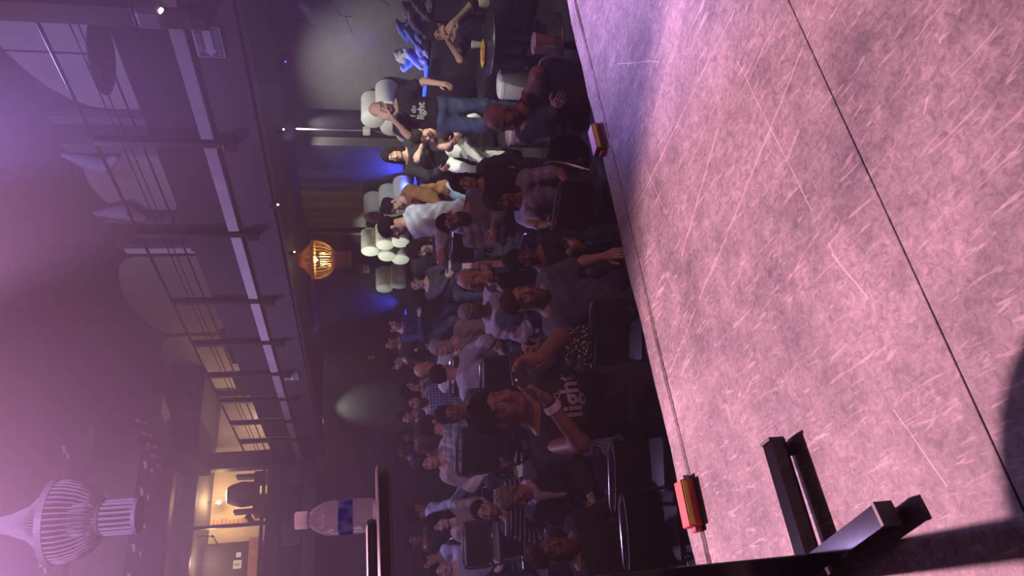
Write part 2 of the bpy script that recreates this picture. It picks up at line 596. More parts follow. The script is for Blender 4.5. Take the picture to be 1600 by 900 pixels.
MB().box((-9, YB - 0.02, 3.74), (XB, YB + 0.02, 3.80)).build('rail', BLACKM, mz)
for x in (3.55, 2.3, 1.0):
    MB().box((x - 0.03, YB - 0.03, 3.0), (x + 0.03, YB + 0.03, 5.0)).build('post', BLACKM, mz)
WARMW = mat('warm_plaster', (0.40, 0.33, 0.26), 0.8, noise=0.12, nscale=3)
MB().box((-9, 17.05, 3.0), (7.2, 17.2, 7.9)).build('room_wall', WARMW, mz)
MB().box((5.55, 16.95, 3.0), (5.9, 17.06, 5.9)).build('wall_pilaster', BEIGE, mz)
# ragged torn seam down the lit wall
mb = MB()
r = random.Random(4)
for i in range(15):
    z = 4.25 + i * 0.085
    mb.box((4.18 + r.uniform(-.03, .03), 17.035, z), (4.27 + r.uniform(0, .05), 17.05, z + 0.05))
mb.build('torn_seam', mat('torn_brown', (0.30, 0.14, 0.07), 0.9), mz)
MB().box((-9, 16.80, 4.28), (3.74, 17.06, 5.3), 0.01).build('dark_panel', BLACK, mz)
MB().box((-9, 16.6, 4.06), (3.76, 17.06, 4.28), 0.01).build('timber_ledge', mat('red_timber', (0.36, 0.17, 0.10), 0.7, noise=0.3, nscale=6), mz)
MB().box((-9, YB + 0.10, 3.0), (XB, YB + 0.14, 3.72), 0.004).build('parapet_panel', CLOTHB, mz)
for x in (4.25, 3.1, 2.0):
    MB().box((x, YB + 0.02, 3.05), (x + 0.5, YB + 0.09, 3.40), 0.01).build('speaker_grille', mat('grille', (0.05, 0.048, 0.055), 0.6), mz)
MB().box((-9, 15.2, 5.2), (7.1, 17.2, 5.35)).build('room_ceiling', mat('gallery_underside', (0.035, 0.032, 0.038), 0.8), mz)

# perforated dark beams of the roof frame above the galleries
SLOT = mat('lit_slot_pale', (0.85, 0.85, 0.88), 0.5)  # pale colour stands for the light in the beam slots
def beam_perf(label, p, q, w, h, n, side):
    t = thing('roof_beam', label, 'beam', (0, 0, 0), kind='structure')
    MB().beam(p, q, w, h).build('box_girder', mat('girder_black', (0.035, 0.033, 0.04), 0.6), t)
    P, Q = Vector(p), Vector(q)
    d = (Q - P).normalized()
    sd = Vector(side)
    for i in range(n):
        c = P.lerp(Q, (i + 0.5) / n)
        for (o, hw, hh, k) in ((0.32, 0.07, 0.05, 0), (0.12, 0.045, 0.03, 0.12)):
            cc = c + sd * (w / 2 + 0.004) + Vector((0, 0, h * o)) + d * k
            mb = MB().beam(cc - d * hw + Vector((0, 0, hh * .4)), cc + d * hw - Vector((0, 0, hh * .4)), 0.012, hh, up=(0, 0, 1))
            mb.build('slot_plate', SLOT, t)
    return t


beam_perf('black roof girder with rows of pale slots above the back gallery', (4.9, 14.2, 5.62), (-3.0, 14.2, 5.62), 0.25, 0.62, 16, (0, -1, 0))
beam_perf('short black girder with pale slots running back to the corner post', (4.75, 11.4, 5.15), (4.75, 14.3, 5.45), 0.3, 0.45, 5, (-1, 0, 0))
beam_perf('far black roof girder faint in the purple haze', (4.9, 12.6, 6.5), (-3.0, 12.6, 6.5), 0.25, 0.4, 9, (0, -1, 0))
st2 = structure('trim_1', MB().box((4.5, 13.2, 4.75), (5.2, 14.5, 5.25), 0.02), mat('soffit_black', (0.016, 0.015, 0.018), 0.8), 'black stepped soffit next to the corner post')
MB().beam((4.62, 12.4, 5.62), (4.62, 14.4, 5.2), 0.06, 0.06).build('brace', mat('grey_steel', (0.11, 0.11, 0.125), 0.45, 0.4), st2)
# ================================================================== PEOPLE: signed-distance modelling
class SDF:
    """smooth unions of tapered capsules and ellipsoids, meshed with surface nets"""

    def __init__(s):
        s.p = []

    def cap(s, a, b, ra, rb, k=0.03, sub=False):
        s.p.append(('c', np.array(a, float), np.array(b, float), ra, rb, k, sub))
        return s

    def ell(s, c, r, k=0.03, M=None, sub=False):
        s.p.append(('e', np.array(c, float), np.array(r, float), M, None, k, sub))
        return s

    def bounds(s):
        lo, hi = np.full(3, 1e9), np.full(3, -1e9)
        for q in s.p:
            if q[6]:
                continue
            if q[0] == 'c':
                r = max(q[3], q[4])
                lo = np.minimum(lo, np.minimum(q[1], q[2]) - r)
                hi = np.maximum(hi, np.maximum(q[1], q[2]) + r)
            else:
                r = q[2].max() if q[3] is not None else q[2]
                lo = np.minimum(lo, q[1] - r)
                hi = np.maximum(hi, q[1] + r)
        return lo, hi

    def grid(s, h, inflate=0.0):
        lo, hi = s.bounds()
        pad = 2.5 * h + inflate
        lo, hi = lo - pad, hi + pad
        n = np.ceil((hi - lo) / h).astype(int) + 1
        ax = [lo[i] + h * np.arange(n[i]) for i in range(3)]
        G = np.full(n, 0.12, np.float32)
        for (t, a, b, c, d, k, sub) in s.p:
            m = k + 2.5 * h + inflate + 0.01
            if t == 'c':
                r = max(c, d)
                l0, h0 = np.minimum(a, b) - r - m, np.maximum(a, b) + r + m
            else:
                r = b.max() if c is not None else b
                l0, h0 = a - r - m, a + r + m
            i0 = np.clip(np.floor((l0 - lo) / h).astype(int), 0, n)
            i1 = np.clip(np.ceil((h0 - lo) / h).astype(int) + 1, 0, n)
            if (i1 <= i0).any():
                continue
            X = ax[0][i0[0]:i1[0]][:, None, None]
            Y = ax[1][i0[1]:i1[1]][None, :, None]
            Z = ax[2][i0[2]:i1[2]][None, None, :]
            if t == 'c':
                ba = b - a
                L2 = max(float(ba @ ba), 1e-9)
                x, y, z = X - a[0], Y - a[1], Z - a[2]
                tt = np.clip((x * ba[0] + y * ba[1] + z * ba[2]) / L2, 0, 1)
                D = np.sqrt((x - tt * ba[0]) ** 2 + (y - tt * ba[1]) ** 2 + (z - tt * ba[2]) ** 2) - (c + (d - c) * tt)
            else:
                x, y, z = X - a[0], Y - a[1], Z - a[2]
                if c is not None:
                    x, y, z = (x * c[0, 0] + y * c[1, 0] + z * c[2, 0]), (x * c[0, 1] + y * c[1, 1] + z * c[2, 1]), (x * c[0, 2] + y * c[1, 2] + z * c[2, 2])
                k0 = np.sqrt((x / b[0]) ** 2 + (y / b[1]) ** 2 + (z / b[2]) ** 2)
                k1 = np.sqrt((x / b[0] ** 2) ** 2 + (y / b[1] ** 2) ** 2 + (z / b[2] ** 2) ** 2)
                D = k0 * (k0 - 1) / np.maximum(k1, 1e-6)
            sl = tuple(slice(i0[i], i1[i]) for i in range(3))
            g = G[sl]
            if sub:
                hh = np.maximum(k - np.abs(-D - g), 0) / k
                G[sl] = np.maximum(g, -D) + hh * hh * k * 0.25
            else:
                hh = np.maximum(k - np.abs(D - g), 0) / k
                G[sl] = np.minimum(g, D) - hh * hh * k * 0.25
        return G, lo, ax


def nets(G, lo, h):
    ins = G < 0
    n = np.array(G.shape)
    c = ins[:-1, :-1, :-1].astype(np.uint8)
    tot = np.zeros(n - 1, np.uint8)
    for dx in (0, 1):
        for dy in (0, 1):
            for dz in (0, 1):
                tot += ins[dx:n[0] - 1 + dx, dy:n[1] - 1 + dy, dz:n[2] - 1 + dz]
    act = np.argwhere((tot > 0) & (tot < 8))
    if len(act) == 0:
        return np.zeros((0, 3)), []
    idx = np.full(n - 1, -1, np.int64)
    idx[act[:, 0], act[:, 1], act[:, 2]] = np.arange(len(act))
    acc = np.zeros((len(act), 3))
    cnt = np.zeros(len(act))
    corners = [(0, 0, 0), (1, 0, 0), (0, 1, 0), (1, 1, 0), (0, 0, 1), (1, 0, 1), (0, 1, 1), (1, 1, 1)]
    val = [G[act[:, 0] + a, act[:, 1] + b, act[:, 2] + d] for a, b, d in corners]
    for i, j in ((0, 1), (2, 3), (4, 5), (6, 7), (0, 2), (1, 3), (4, 6), (5, 7), (0, 4), (1, 5), (2, 6), (3, 7)):
        a, b = val[i], val[j]
        m = (a < 0) != (b < 0)
        t = np.where(m, a / np.where(m, a - b, 1), 0)
        p = np.array(corners[i]) + t[:, None] * (np.array(corners[j]) - np.array(corners[i]))
        acc += p * m[:, None]
        cnt += m
    V = lo + h * (act + acc / cnt[:, None])
    F = []
    for axis in range(3):
        o1, o2 = (axis + 1) % 3, (axis + 2) % 3
        sa = [slice(None)] * 3
        sb = [slice(None)] * 3
        sa[axis] = slice(0, -1)
        sb[axis] = slice(1, None)
        A, B = ins[tuple(sa)], ins[tuple(sb)]
        e = np.argwhere(A != B)
        e = e[(e[:, o1] > 0) & (e[:, o2] > 0) & (e[:, o1] < n[o1] - 1) & (e[:, o2] < n[o2] - 1)]
        if len(e) == 0:
            continue
        flip = A[e[:, 0], e[:, 1], e[:, 2]]
        q = []
        for (d1, d2) in ((-1, -1), (0, -1), (0, 0), (-1, 0)):
            c2 = e.copy()
            c2[:, o1] += d1
            c2[:, o2] += d2
            q.append(idx[c2[:, 0], c2[:, 1], c2[:, 2]])
        q = np.stack(q, 1)
        q = np.where(flip[:, None], q, q[:, ::-1])
        F.append(q[(q >= 0).all(1)])
    return V, np.concatenate(F)


def mesh_np(name, V, F, m, parent, colors=None):
    me = bpy.data.meshes.new(name)
    me.vertices.add(len(V))
    me.vertices.foreach_set('co', np.asarray(V, np.float32).ravel())
    me.loops.add(F.size)
    me.loops.foreach_set('vertex_index', F.astype(np.int32).ravel())
    me.polygons.add(len(F))
    me.polygons.foreach_set('loop_start', np.arange(0, F.size, 4, dtype=np.int32))
    me.polygons.foreach_set('use_smooth', np.ones(len(F), bool))
    me.update(calc_edges=True)
    me.validate()
    if colors is not None:
        at_ = me.color_attributes.new('Col', 'FLOAT_COLOR', 'POINT')
        at_.data.foreach_set('color', np.c_[colors, np.ones(len(colors))].astype(np.float32).ravel())
    me.materials.append(m)
    o = bpy.data.objects.new(name, me)
    COL.objects.link(o)
    if parent:
        o.parent = parent
    return o


def skin_mat():
    m = bpy.data.materials.new('skin')
    n, l, b = nt(m)
    a = n.new('ShaderNodeAttribute')
    a.attribute_name = 'Col'
    l.new(a.outputs['Color'], b.inputs['Base Color'])
    b.inputs['Roughness'].default_value = 0.5
    b.inputs['Specular IOR Level'].default_value = 0.4
    return m


SKIN = skin_mat()


def cloth(name, c, pattern=None, c2=(0.7, 0.7, 0.7), scale=20.0, rough=0.85):
    if name in MATS:
        return MATS[name]
    if pattern is None:
        return mat(name, c, rough, noise=0.12, nscale=9)
    m = bpy.data.materials.new(name)
    n, l, b = nt(m)
    b.inputs['Roughness'].default_value = rough
    tc = n.new('ShaderNodeTexCoord')
    sep = n.new('ShaderNodeSeparateXYZ')
    l.new(tc.outputs['Object'], sep.inputs[0])

    def saw(src, sc, w):
        a = n.new('ShaderNodeMath'); a.operation = 'MULTIPLY'; a.inputs[1].default_value = sc
        l.new(src, a.inputs[0])
        f = n.new('ShaderNodeMath'); f.operation = 'FRACT'
        l.new(a.outputs[0], f.inputs[0])
        g = n.new('ShaderNodeMath'); g.operation = 'LESS_THAN'; g.inputs[1].default_value = w
        l.new(f.outputs[0], g.inputs[0])
        return g.outputs[0]
    if pattern == 'stripe':
        fac = saw(sep.outputs[2], scale, 0.22)
    elif pattern == 'plaid':
        x = n.new('ShaderNodeMath'); x.operation = 'ADD'; x.use_clamp = False
        l.new(saw(sep.outputs[2], scale, 0.35), x.inputs[0])
        l.new(saw(sep.outputs[0], scale, 0.35), x.inputs[1])
        h = n.new('ShaderNodeMath'); h.operation = 'MULTIPLY'; h.inputs[1].default_value = 0.5
        l.new(x.outputs[0], h.inputs[0])
        fac = h.outputs[0]
    else:
        v = n.new('ShaderNodeTexVoronoi')
        v.inputs['Scale'].default_value = scale
        l.new(tc.outputs['Object'], v.inputs['Vector'])
        g = n.new('ShaderNodeMath'); g.operation = 'LESS_THAN'; g.inputs[1].default_value = 0.33
        l.new(v.outputs['Distance'], g.inputs[0])
        fac = g.outputs[0]
    x = n.new('ShaderNodeMix'); x.data_type = 'RGBA'
    l.new(fac, x.inputs[0])
    x.inputs[6].default_value = (*c, 1)
    x.inputs[7].default_value = (*c2, 1)
    l.new(x.outputs[2], b.inputs['Base Color'])
    MATS[name] = m
    return m


def unit(v):
    v = np.asarray(v, float)
    return v / max(np.linalg.norm(v), 1e-9)


def rotm(axis, a):
    axis = unit(axis)
    K = np.array([[0, -axis[2], axis[1]], [axis[2], 0, -axis[0]], [-axis[1], axis[0], 0]])
    return np.eye(3) + math.sin(a) * K + (1 - math.cos(a)) * K @ K


def ik(a, w, l1, l2, hint):
    a, w = np.array(a, float), np.array(w, float)
    d = w - a
    L = np.linalg.norm(d)
    if L > (l1 + l2) * 0.985:
        w = a + d / L * (l1 + l2) * 0.985
        d = w - a
        L = np.linalg.norm(d)
    L = max(L, abs(l1 - l2) + 0.02)
    u = unit(d)
    x = (l1 * l1 - l2 * l2 + L * L) / (2 * L)
    hgt = math.sqrt(max(l1 * l1 - x * x, 1e-6))
    hn = np.array(hint, float)
    hn = hn - u * (hn @ u)
    return a + u * x + unit(hn) * hgt, w


def hand_sdf(S, w, d, nrm, side, s, curl):
    """w wrist, d along the hand, nrm back-of-hand normal, side: +1 when the thumb lies along +cross(d,nrm)"""
    d = unit(d)
    nrm = unit(nrm - d * (nrm @ d))
    lat = np.cross(d, nrm) * side
    for i, o in enumerate((-0.028, -0.010, 0.010, 0.028)):
        S.cap(w + lat * o * 0.6 * s, w + (d * 0.085 + lat * o) * s, 0.017 * s, 0.0135 * s, 0.012 * s)
    S.ell(w + d * 0.045 * s, (0.03 * s,) * 3, 0.02 * s)
    for i, (o, L) in enumerate(((0.030, 0.072), (0.011, 0.080), (-0.009, 0.075), (-0.028, 0.058))):
        p = w + (d * 0.085 + lat * o) * s
        ang = 0.0
        spread = lat * o * 0.9
        for j, fr in enumerate((0.45, 0.32, 0.26)):
            ang += curl * (0.55 if j == 0 else 0.75)
            q = p + (unit(d * math.cos(ang) - nrm * math.sin(ang) + spread) * L * fr) * s
            S.cap(p, q, (0.0098 - 0.0010 * j) * s, (0.0090 - 0.0010 * j) * s, 0.004 * s)
            p = q
    p = w + (d * 0.022 + lat * 0.028) * s
    q = p + unit(d * 0.62 + lat * 0.75 - nrm * 0.28 * (1 + curl)) * 0.042 * s
    S.cap(p, q, 0.016 * s, 0.0115 * s, 0.010 * s)
    q2 = q + unit(d * 0.95 + lat * 0.15 - nrm * 0.35 * (0.5 + curl)) * 0.046 * s
    S.cap(q, q2, 0.0108 * s, 0.0088 * s, 0.004 * s)


TONES = {'light': (0.56, 0.34, 0.25), 'tan': (0.45, 0.255, 0.175), 'brown': (0.27, 0.135, 0.085), 'dark': (0.16, 0.08, 0.055), 'pale': (0.62, 0.41, 0.32)}
HAIRC = {'black': (0.007, 0.006, 0.006), 'dark': (0.022, 0.015, 0.012), 'brown': (0.06, 0.033, 0.02), 'grey': (0.25, 0.24, 0.24), 'blond': (0.30, 0.2, 0.1)}
PEOPLE = []


def person(label, hx, hy, z=None, t=None, mode='sit', turn=0, hturn=None, nod=0, tilt=0, lean=4, slean=0, armR='lap', armL='lap', hair='short', hairc='black', beard=None,
           skin='tan', shirt=None, sleeve='long', trousers=None, jacket=0.0, build=1.0, curlR=0.5, curlL=0.5, lod=1, legs=None, shoes=True, gloss=None, glasses=False, shift=0.0, text=None, hs=1.0, group='people in the audience', floor=None):
    # world place of the head
    if t is None:
        z = 1.2 if z is None else z
        H = at_z(hx, hy, z)
    else:
        H = at(hx, hy, t)
    dirv = unit([H[0], H[1], 0])
    rgt = np.array([dirv[1], -dirv[0], 0])
    def heading(a):
        a = math.radians(a)
        return -dirv * math.cos(a) + rgt * math.sin(a)
    hd = heading(turn)
    rz = math.atan2(-hd[0], hd[1])         # local +Y -> heading
    Rz = np.array([[math.cos(rz), -math.sin(rz), 0], [math.sin(rz), math.cos(rz), 0], [0, 0, 1]])
    hh = Rz.T @ heading(turn if hturn is None else hturn)
    fz = floor_z(H[0], H[1]) if floor is None else floor
    nominal = 1.235 if mode == 'sit' else (1.61 if mode == 'stand' else 1.40)
    s = 1.0 if mode == 'sit' else float(np.clip((H[2] - fz) / nominal, 0.92, 1.10))
    pelz = H[2] - (nominal - (0.545 if mode == 'sit' else (0.95 if mode == 'stand' else 0.72))) * s
    la, sa = math.radians(lean), math.radians(slean)
    sp = unit([math.sin(sa), math.sin(la), math.cos(la) * math.cos(sa)])      # spine direction
    P = np.array([0, 0, pelz])
    rx = unit(np.cross([0, 1, 0], sp) * 1.0)
    rx = unit(np.array([1, 0, 0]) - sp * sp[0])
    fy = np.cross(sp, rx)
    Nk = P + sp * 0.475 * s
    # head frame
    hf = unit([hh[0], hh[1], 0])
    hr = np.array([hf[1], -hf[0], 0])
    Mn = rotm(hr, -math.radians(nod))
    hf = Mn @ hf
    hu = np.cross(hr, hf)
    Mt = rotm(hf, math.radians(tilt))
    hr, hu = Mt @ hr, Mt @ hu
    hc = Nk + unit(sp * 0.6 + hu * 0.6) * 0.10 * s + hu * 0.095 * s + hf * 0.02 * s
    off = hc - np.array([0, 0, 0])
    base = np.array([H[0], H[1], 0]) - Rz @ np.array([off[0], off[1], 0])
    pelshift = H[2] - hc[2]
    P = P + [0, 0, pelshift]; Nk = Nk + [0, 0, pelshift]; hc = hc + [0, 0, pelshift]

    def loc(w):
        return Rz.T @ (np.asarray(w, float) - base)
    root = thing('person', label, 'person', base, rz, group)
    hv = {0: 0.0058, 1: 0.0072, 2: 0.010}[lod]
    bv = {0: 0.014, 1: 0.018, 2: 0.024}[lod]
    cv = {0: 0.012, 1: 0.015, 2: 0.021}[lod]
    sv = {0: 0.0042, 1: 0.0052, 2: 0.0068}[lod]
    b = build
    # ---- limbs
    sh = {q: Nk - sp * 0.035 * s + rx * q * 0.175 * s * b for q in (-1, 1)}
    UA, FA = 0.285 * s, 0.255 * s
    arms = {}
    for q, spec in ((1, armR), (-1, armL)):
        hint = np.array([q * 0.75, -0.75, -0.55])
        if isinstance(spec, str):
            if spec == 'lap':
                w = P + np.array([q * 0.10, 0.30, 0.10]) * s; hint = np.array([q, -0.6, -0.2])
            elif spec == 'thigh':
                w = P + np.array([q * 0.17, 0.34, 0.10]) * s
            elif spec == 'crossed':
                w = Nk + (fy * 0.20 - sp * (0.24 + 0.03 * q) - rx * q * 0.07) * s; hint = np.array([q, 0.1, -0.8])
            elif spec == 'side':
                w = sh[q] + np.array([q * 0.07, 0.06, -0.52]) * s
            elif spec == 'back':
                w = sh[q] + np.array([q * 0.02, -0.12, -0.48]) * s
            elif spec == 'chin':
                w = hc + hf * 0.10 * s - hu * 0.20 * s + rx * q * 0.03; hint = np.array([q * 0.8, 0.1, -1.0])
            elif spec == 'front':
                w = Nk + (fy * 0.33 - sp * 0.20 + rx * q * 0.07) * s; hint = np.array([q, -0.1, -0.9])
            elif spec == 'clap':
                w = Nk + (fy * 0.28 - sp * 0.10 + rx * q * 0.05) * s; hint = np.array([q, -0.1, -0.9])
        else:
            w = loc(at(*spec[:3]))
            if len(spec) > 3:
                hint = np.array(spec[3], float)
        e, w = ik(sh[q], w, UA, FA, hint)
        arms[q] = (e, w)
    hip = {q: P + np.array([q * 0.088, 0, -0.02]) * s for q in (-1, 1)}
    TH, SHN = 0.42 * s, 0.41 * s
    lg = {}
    for q in (-1, 1):
        if legs and legs.get(q) is not None:
            ank = np.array(legs[q][0]) * s; hint = np.array(legs[q][1], float)
            ank[2] += fz
        elif mode == 'sit':
            ank = np.array([q * 0.13 * s, 0.47 * s, max(fz + 0.08, P[2] - 0.50 * s)]); hint = np.array([q * 0.12, 0.6, 1.0])
        elif mode == 'stand':
            ank = np.array([q * 0.11 * s, -0.01, fz + 0.08]); hint = np.array([q * 0.1, 1, 0])
        else:
            ank = np.array([q * 0.13 * s, 0.30 * s, fz + 0.08]); hint = np.array([0, 1, 0.4])
        k_, a_ = ik(hip[q], ank, TH, SHN, hint)
        lg[q] = (k_, a_)

    def torso(S, g, k, trunk=True, hem=False):
        M = np.stack([rx, fy, sp], 1)
        S.ell(P + sp * 0.02 * s, np.array([0.165 * b, 0.115 * b, 0.12]) * s + g, k, M)
        S.ell(P + sp * 0.17 * s, np.array([0.142 * b, 0.100 * b * b, 0.15]) * s + g, k, M)
        S.ell(P + sp * 0.33 * s + fy * 0.005, np.array([0.160 * b, 0.108 * b, 0.155]) * s + g, k, M)
        S.cap(sh[-1] + rx * 0.02, sh[1] - rx * 0.02, 0.056 * s + g, 0.056 * s + g, k)
        S.cap(sh[-1] + rx * 0.03 * s, Nk + sp * 0.03 * s, 0.045 * s + g, 0.045 * s + g, k)
        S.cap(sh[1] - rx * 0.03 * s, Nk + sp * 0.03 * s, 0.045 * s + g, 0.045 * s + g, k)

    def limb_arm(S, q, g, k, upto=1.0):
        e, w = arms[q]
        if upto < 1:
            m = sh[q] + (e - sh[q]) * upto
            S.cap(sh[q], m, 0.050 * s * b + g, 0.043 * s * b + g * 1.3, k)
            return
        S.cap(sh[q], e, 0.050 * s * b + g, 0.038 * s * b + g, k)
        end = w if upto >= 1.5 else e + (w - e) * max(upto - 1, 0.0)
        S.cap(e, end, 0.039 * s * b + g, (0.027 if upto >= 1.5 else 0.034) * s + g, k)

    def limb_leg(S, q, g, k, full=True):
        kn, an = lg[q]
        S.cap(hip[q], kn, 0.083 * s * b + g, 0.054 * s * b + g, k)
        S.cap(kn, an, 0.054 * s * b + g, (0.034 * s + g), k)

    tone = np.array(TONES[skin])
    # ---- body: one continuous skin (trunk, limbs, head, hands) kept in one mesh
    parts = []
    S = SDF()
    torso(S, -0.004, 0.05)
    for q in (-1, 1):
        limb_leg(S, q, -0.003, 0.05)
        limb_arm(S, q, -0.001, 0.03, 1.5)
    S.cap(Nk - sp * 0.02, hc - hu * 0.06 * s - hf * 0.015 * s, 0.058 * s, 0.052 * s, 0.04)
    V, F = nets(*S.grid(bv)[:2], bv)
    parts.append((V, F, np.tile(tone, (len(V), 1))))
    # head
    B = np.stack([hr, hf, hu], 1)
    HS_ = s * hs
    def hp(x, y, z_):
        return hc + B @ (np.array([x, y, z_]) * HS_)
    S = SDF()
    S.ell(hp(0, -0.014, 0.035), np.array([0.073, 0.093, 0.080]) * HS_, 0.03, B)
    S.ell(hp(0, 0.026, -0.032), np.array([0.061, 0.062, 0.084]) * HS_, 0.03 * HS_, B)
    S.cap(hp(-0.03, 0.035, -0.085), hp(0.03, 0.035, -0.085), 0.028 * HS_, 0.028 * HS_, 0.03)
    S.ell(hp(0, 0.066, -0.098), np.array([0.024, 0.020, 0.018]) * HS_, 0.02, B)
    S.cap(hp(-0.036, 0.072, 0.018), hp(0.036, 0.072, 0.018), 0.013 * HS_, 0.013 * HS_, 0.014)
    for q in (-1, 1):
        S.ell(hp(q * 0.030, 0.094, -0.006), np.array([0.019, 0.016, 0.012]) * HS_, 0.010, B, True)
        S.ell(hp(q * 0.030, 0.0735, -0.006), np.array([0.0145, 0.0125, 0.0125]) * HS_, 0.003, B)
        S.ell(hp(q * 0.042, 0.058, -0.040), np.array([0.020, 0.020, 0.018]) * HS_, 0.02, B)
        S.ell(hp(q * 0.076, -0.008, -0.012), np.array([0.010, 0.020, 0.032]) * HS_, 0.008, B)
    S.cap(hp(0, 0.083, 0.004), hp(0, 0.106, -0.036), 0.0085 * HS_, 0.0125 * HS_, 0.010)
    S.cap(hp(-0.010, 0.094, -0.041), hp(0.010, 0.094, -0.041), 0.0095 * HS_, 0.0095 * HS_, 0.006)
    S.cap(hp(-0.019, 0.078, -0.066), hp(0.019, 0.078, -0.066), 0.0075 * HS_, 0.0075 * HS_, 0.005)
    S.cap(hp(-0.016, 0.076, -0.077), hp(0.016, 0.076, -0.077), 0.0085 * HS_, 0.0085 * HS_, 0.005)
    S.cap(hp(0, -0.02, -0.06), Nk + sp * 0.02, 0.052 * s, 0.056 * s, 0.03)
    V, F = nets(*S.grid(hv)[:2], hv)
    Q = (V - hc) @ B / HS_
    colr = np.tile(tone, (len(V), 1))
    ax, y_, z_ = np.abs(Q[:, 0]), Q[:, 1], Q[:, 2]
    fr = y_ > 0.055
    lip = fr & (ax < 0.026) & (z_ < -0.060) & (z_ > -0.084) & (y_ > 0.07)
    colr[lip] = tone * np.array([0.95, 0.62, 0.62])
    colr[fr & (ax < 0.022) & (np.abs(z_ + 0.0715) < 0.0035)] = tone * 0.35
    brow = fr & (ax > 0.010) & (ax < 0.052) & (np.abs(z_ - 0.019 - 0.12 * (0.03 - np.abs(ax - 0.03))) < 0.006)
    colr[brow] = np.array(HAIRC[hairc]) * 1.6 + tone * 0.08
    ball = fr & ((Q[:, 0] - np.sign(Q[:, 0]) * 0.030) ** 2 / 0.0125 ** 2 + (z_ + 0.006) ** 2 / 0.0062 ** 2 < 1)
    colr[ball] = (0.42, 0.38, 0.36)
    iris = fr & ((Q[:, 0] - np.sign(Q[:, 0]) * 0.030) ** 2 + (z_ + 0.006) ** 2 < 0.0062 ** 2)
    colr[iris] = (0.02, 0.012, 0.01)
    if beard == 'stubble':
        st_ = (z_ < -0.045) & (y_ > 0.0) & ~lip
        colr[st_] *= 0.55
    parts.append((V, F, colr))
    # hands
    for q in (-1, 1):
        e, w = arms[q]
        d = unit(w - e)
        spec = armR if q == 1 else armL
        nrm = np.array([0.0, 0.35, 1.0]) if isinstance(spec, str) and spec in ('lap', 'thigh', 'front') else np.array([q * 0.9, 0.25, 0.25])
        if isinstance(spec, str) and spec == 'crossed':
            nrm = np.array([0, 1.0, 0.2])
        if isinstance(spec, str) and spec == 'chin':
            nrm = np.array([q * 0.6, 0.8, 0.1])
        if not isinstance(spec, str) and len(spec) > 4:
            nrm = np.array(spec[4], float)
        side = 1.0
        # thumb side: towards the body's midline / forward
        lat = np.cross(d, unit(nrm - d * (nrm @ d)))
        want = np.array([-q * 0.9, 0.5, 0.4])
        if lat @ want < 0:
            side = -1.0
        S = SDF()
        S.cap(e + (w - e) * 0.8, w, 0.029 * s, 0.026 * s, 0.02)
        hd_ = d
        if not isinstance(spec, str) and len(spec) > 5:
            hd_ = unit(np.array(spec[5], float))
        hand_sdf(S, w, hd_, nrm, side, s * 0.98, curlR if q == 1 else curlL)
        V, F = nets(*S.grid(sv)[:2], sv)
        parts.append((V, F, np.tile(tone * 0.98, (len(V), 1))))
    Vs, Fs, Cs, o = [], [], [], 0
    for V, F, c_ in parts:
        Vs.append(V); Fs.append(F + o); Cs.append(c_); o += len(V)
    mesh_np('body', np.concatenate(Vs), np.concatenate(Fs), SKIN, root, np.concatenate(Cs))

    def garment(name, S, h, m, wr=0.004, cut=None, fold=30.0):
        G, lo, ax_ = S.grid(h)
        if wr:
            X, Y, Z = ax_[0][:, None, None], ax_[1][None, :, None], ax_[2][None, None, :]
            ph = (hx * 7 + hy * 3) % 6.28
            G = G + wr * (np.sin(X * fold + 3 * np.sin(Z * 11 + ph)) * np.sin(Z * fold * 1.25 + 2.5 * np.sin(Y * 17 + X * 9 + ph)) + 0.6 * np.sin(Y * fold * 1.4 + Z * 21 + ph))
        if cut is not None:
            for (p, nn) in cut:
                D = (ax_[0][:, None, None] - p[0]) * nn[0] + (ax_[1][None, :, None] - p[1]) * nn[1] + (ax_[2][None, None, :] - p[2]) * nn[2]
                G = np.maximum(G, D)
        V, F = nets(G.astype(np.float32), lo, h)
        if len(V) == 0:
            return None
        return mesh_np(name, V, F, m, root)
    # ---- trousers
    S = SDF()
    M = np.stack([rx, fy, sp], 1)
    g = 0.014
    S.ell(P + sp * 0.02 * s, np.array([0.165 * b, 0.118 * b, 0.12]) * s + g, 0.05, M)
    for q in (-1, 1):
        limb_leg(S, q, g, 0.04)
    if trousers is not False:
        garment('trousers', S, cv * 1.1, trousers or cloth('dark_denim', (0.03, 0.035, 0.06)), 0.005)
    # ---- shirt or jacket
    g = 0.014 + jacket
    S = SDF()
    torso(S, g, 0.05)
    up = {'tee': 0.62, 'short': 0.8, 'long': 1.9, 'push': 1.45, 'none': 0.12}[sleeve]
    for q in (-1, 1):
        limb_arm(S, q, g + (0.006 if sleeve == 'tee' else 0), 0.04, up)
    cut = [(Nk + sp * (0.028 + 0.2 * jacket) * s + fy * 0.02, unit(sp * 0.9 + fy * 0.45))]
    if sleeve == 'long':
        pass
    shirt_o = garment('jacket' if jacket > 0.008 else 'shirt', S, cv, shirt or cloth('black_tee', (0.014, 0.013, 0.016)), 0.0068 + jacket * 0.25, cut)
    if mode != 'none' and shoes and lod < 2:
        S = SDF()
        for q in (-1, 1):
            kn, an = lg[q]
            fd = np.array([q * 0.15, 1, 0]) if an[2] < fz + 0.2 else unit(an - kn) * 0.3 + np.array([0, 0.9, 0.2])
            fd = unit(fd)
            toe = an + fd * 0.165 * s - np.array([0, 0, 0.035])
            S.cap(an - np.array([0, 0, 0.02]) - fd * 0.04, toe, 0.046, 0.036, 0.02)
        V, F = nets(*S.grid(0.014)[:2], 0.014)
        mesh_np('shoes', V, F, mat('dark_shoe', (0.02, 0.018, 0.02), 0.5), root)
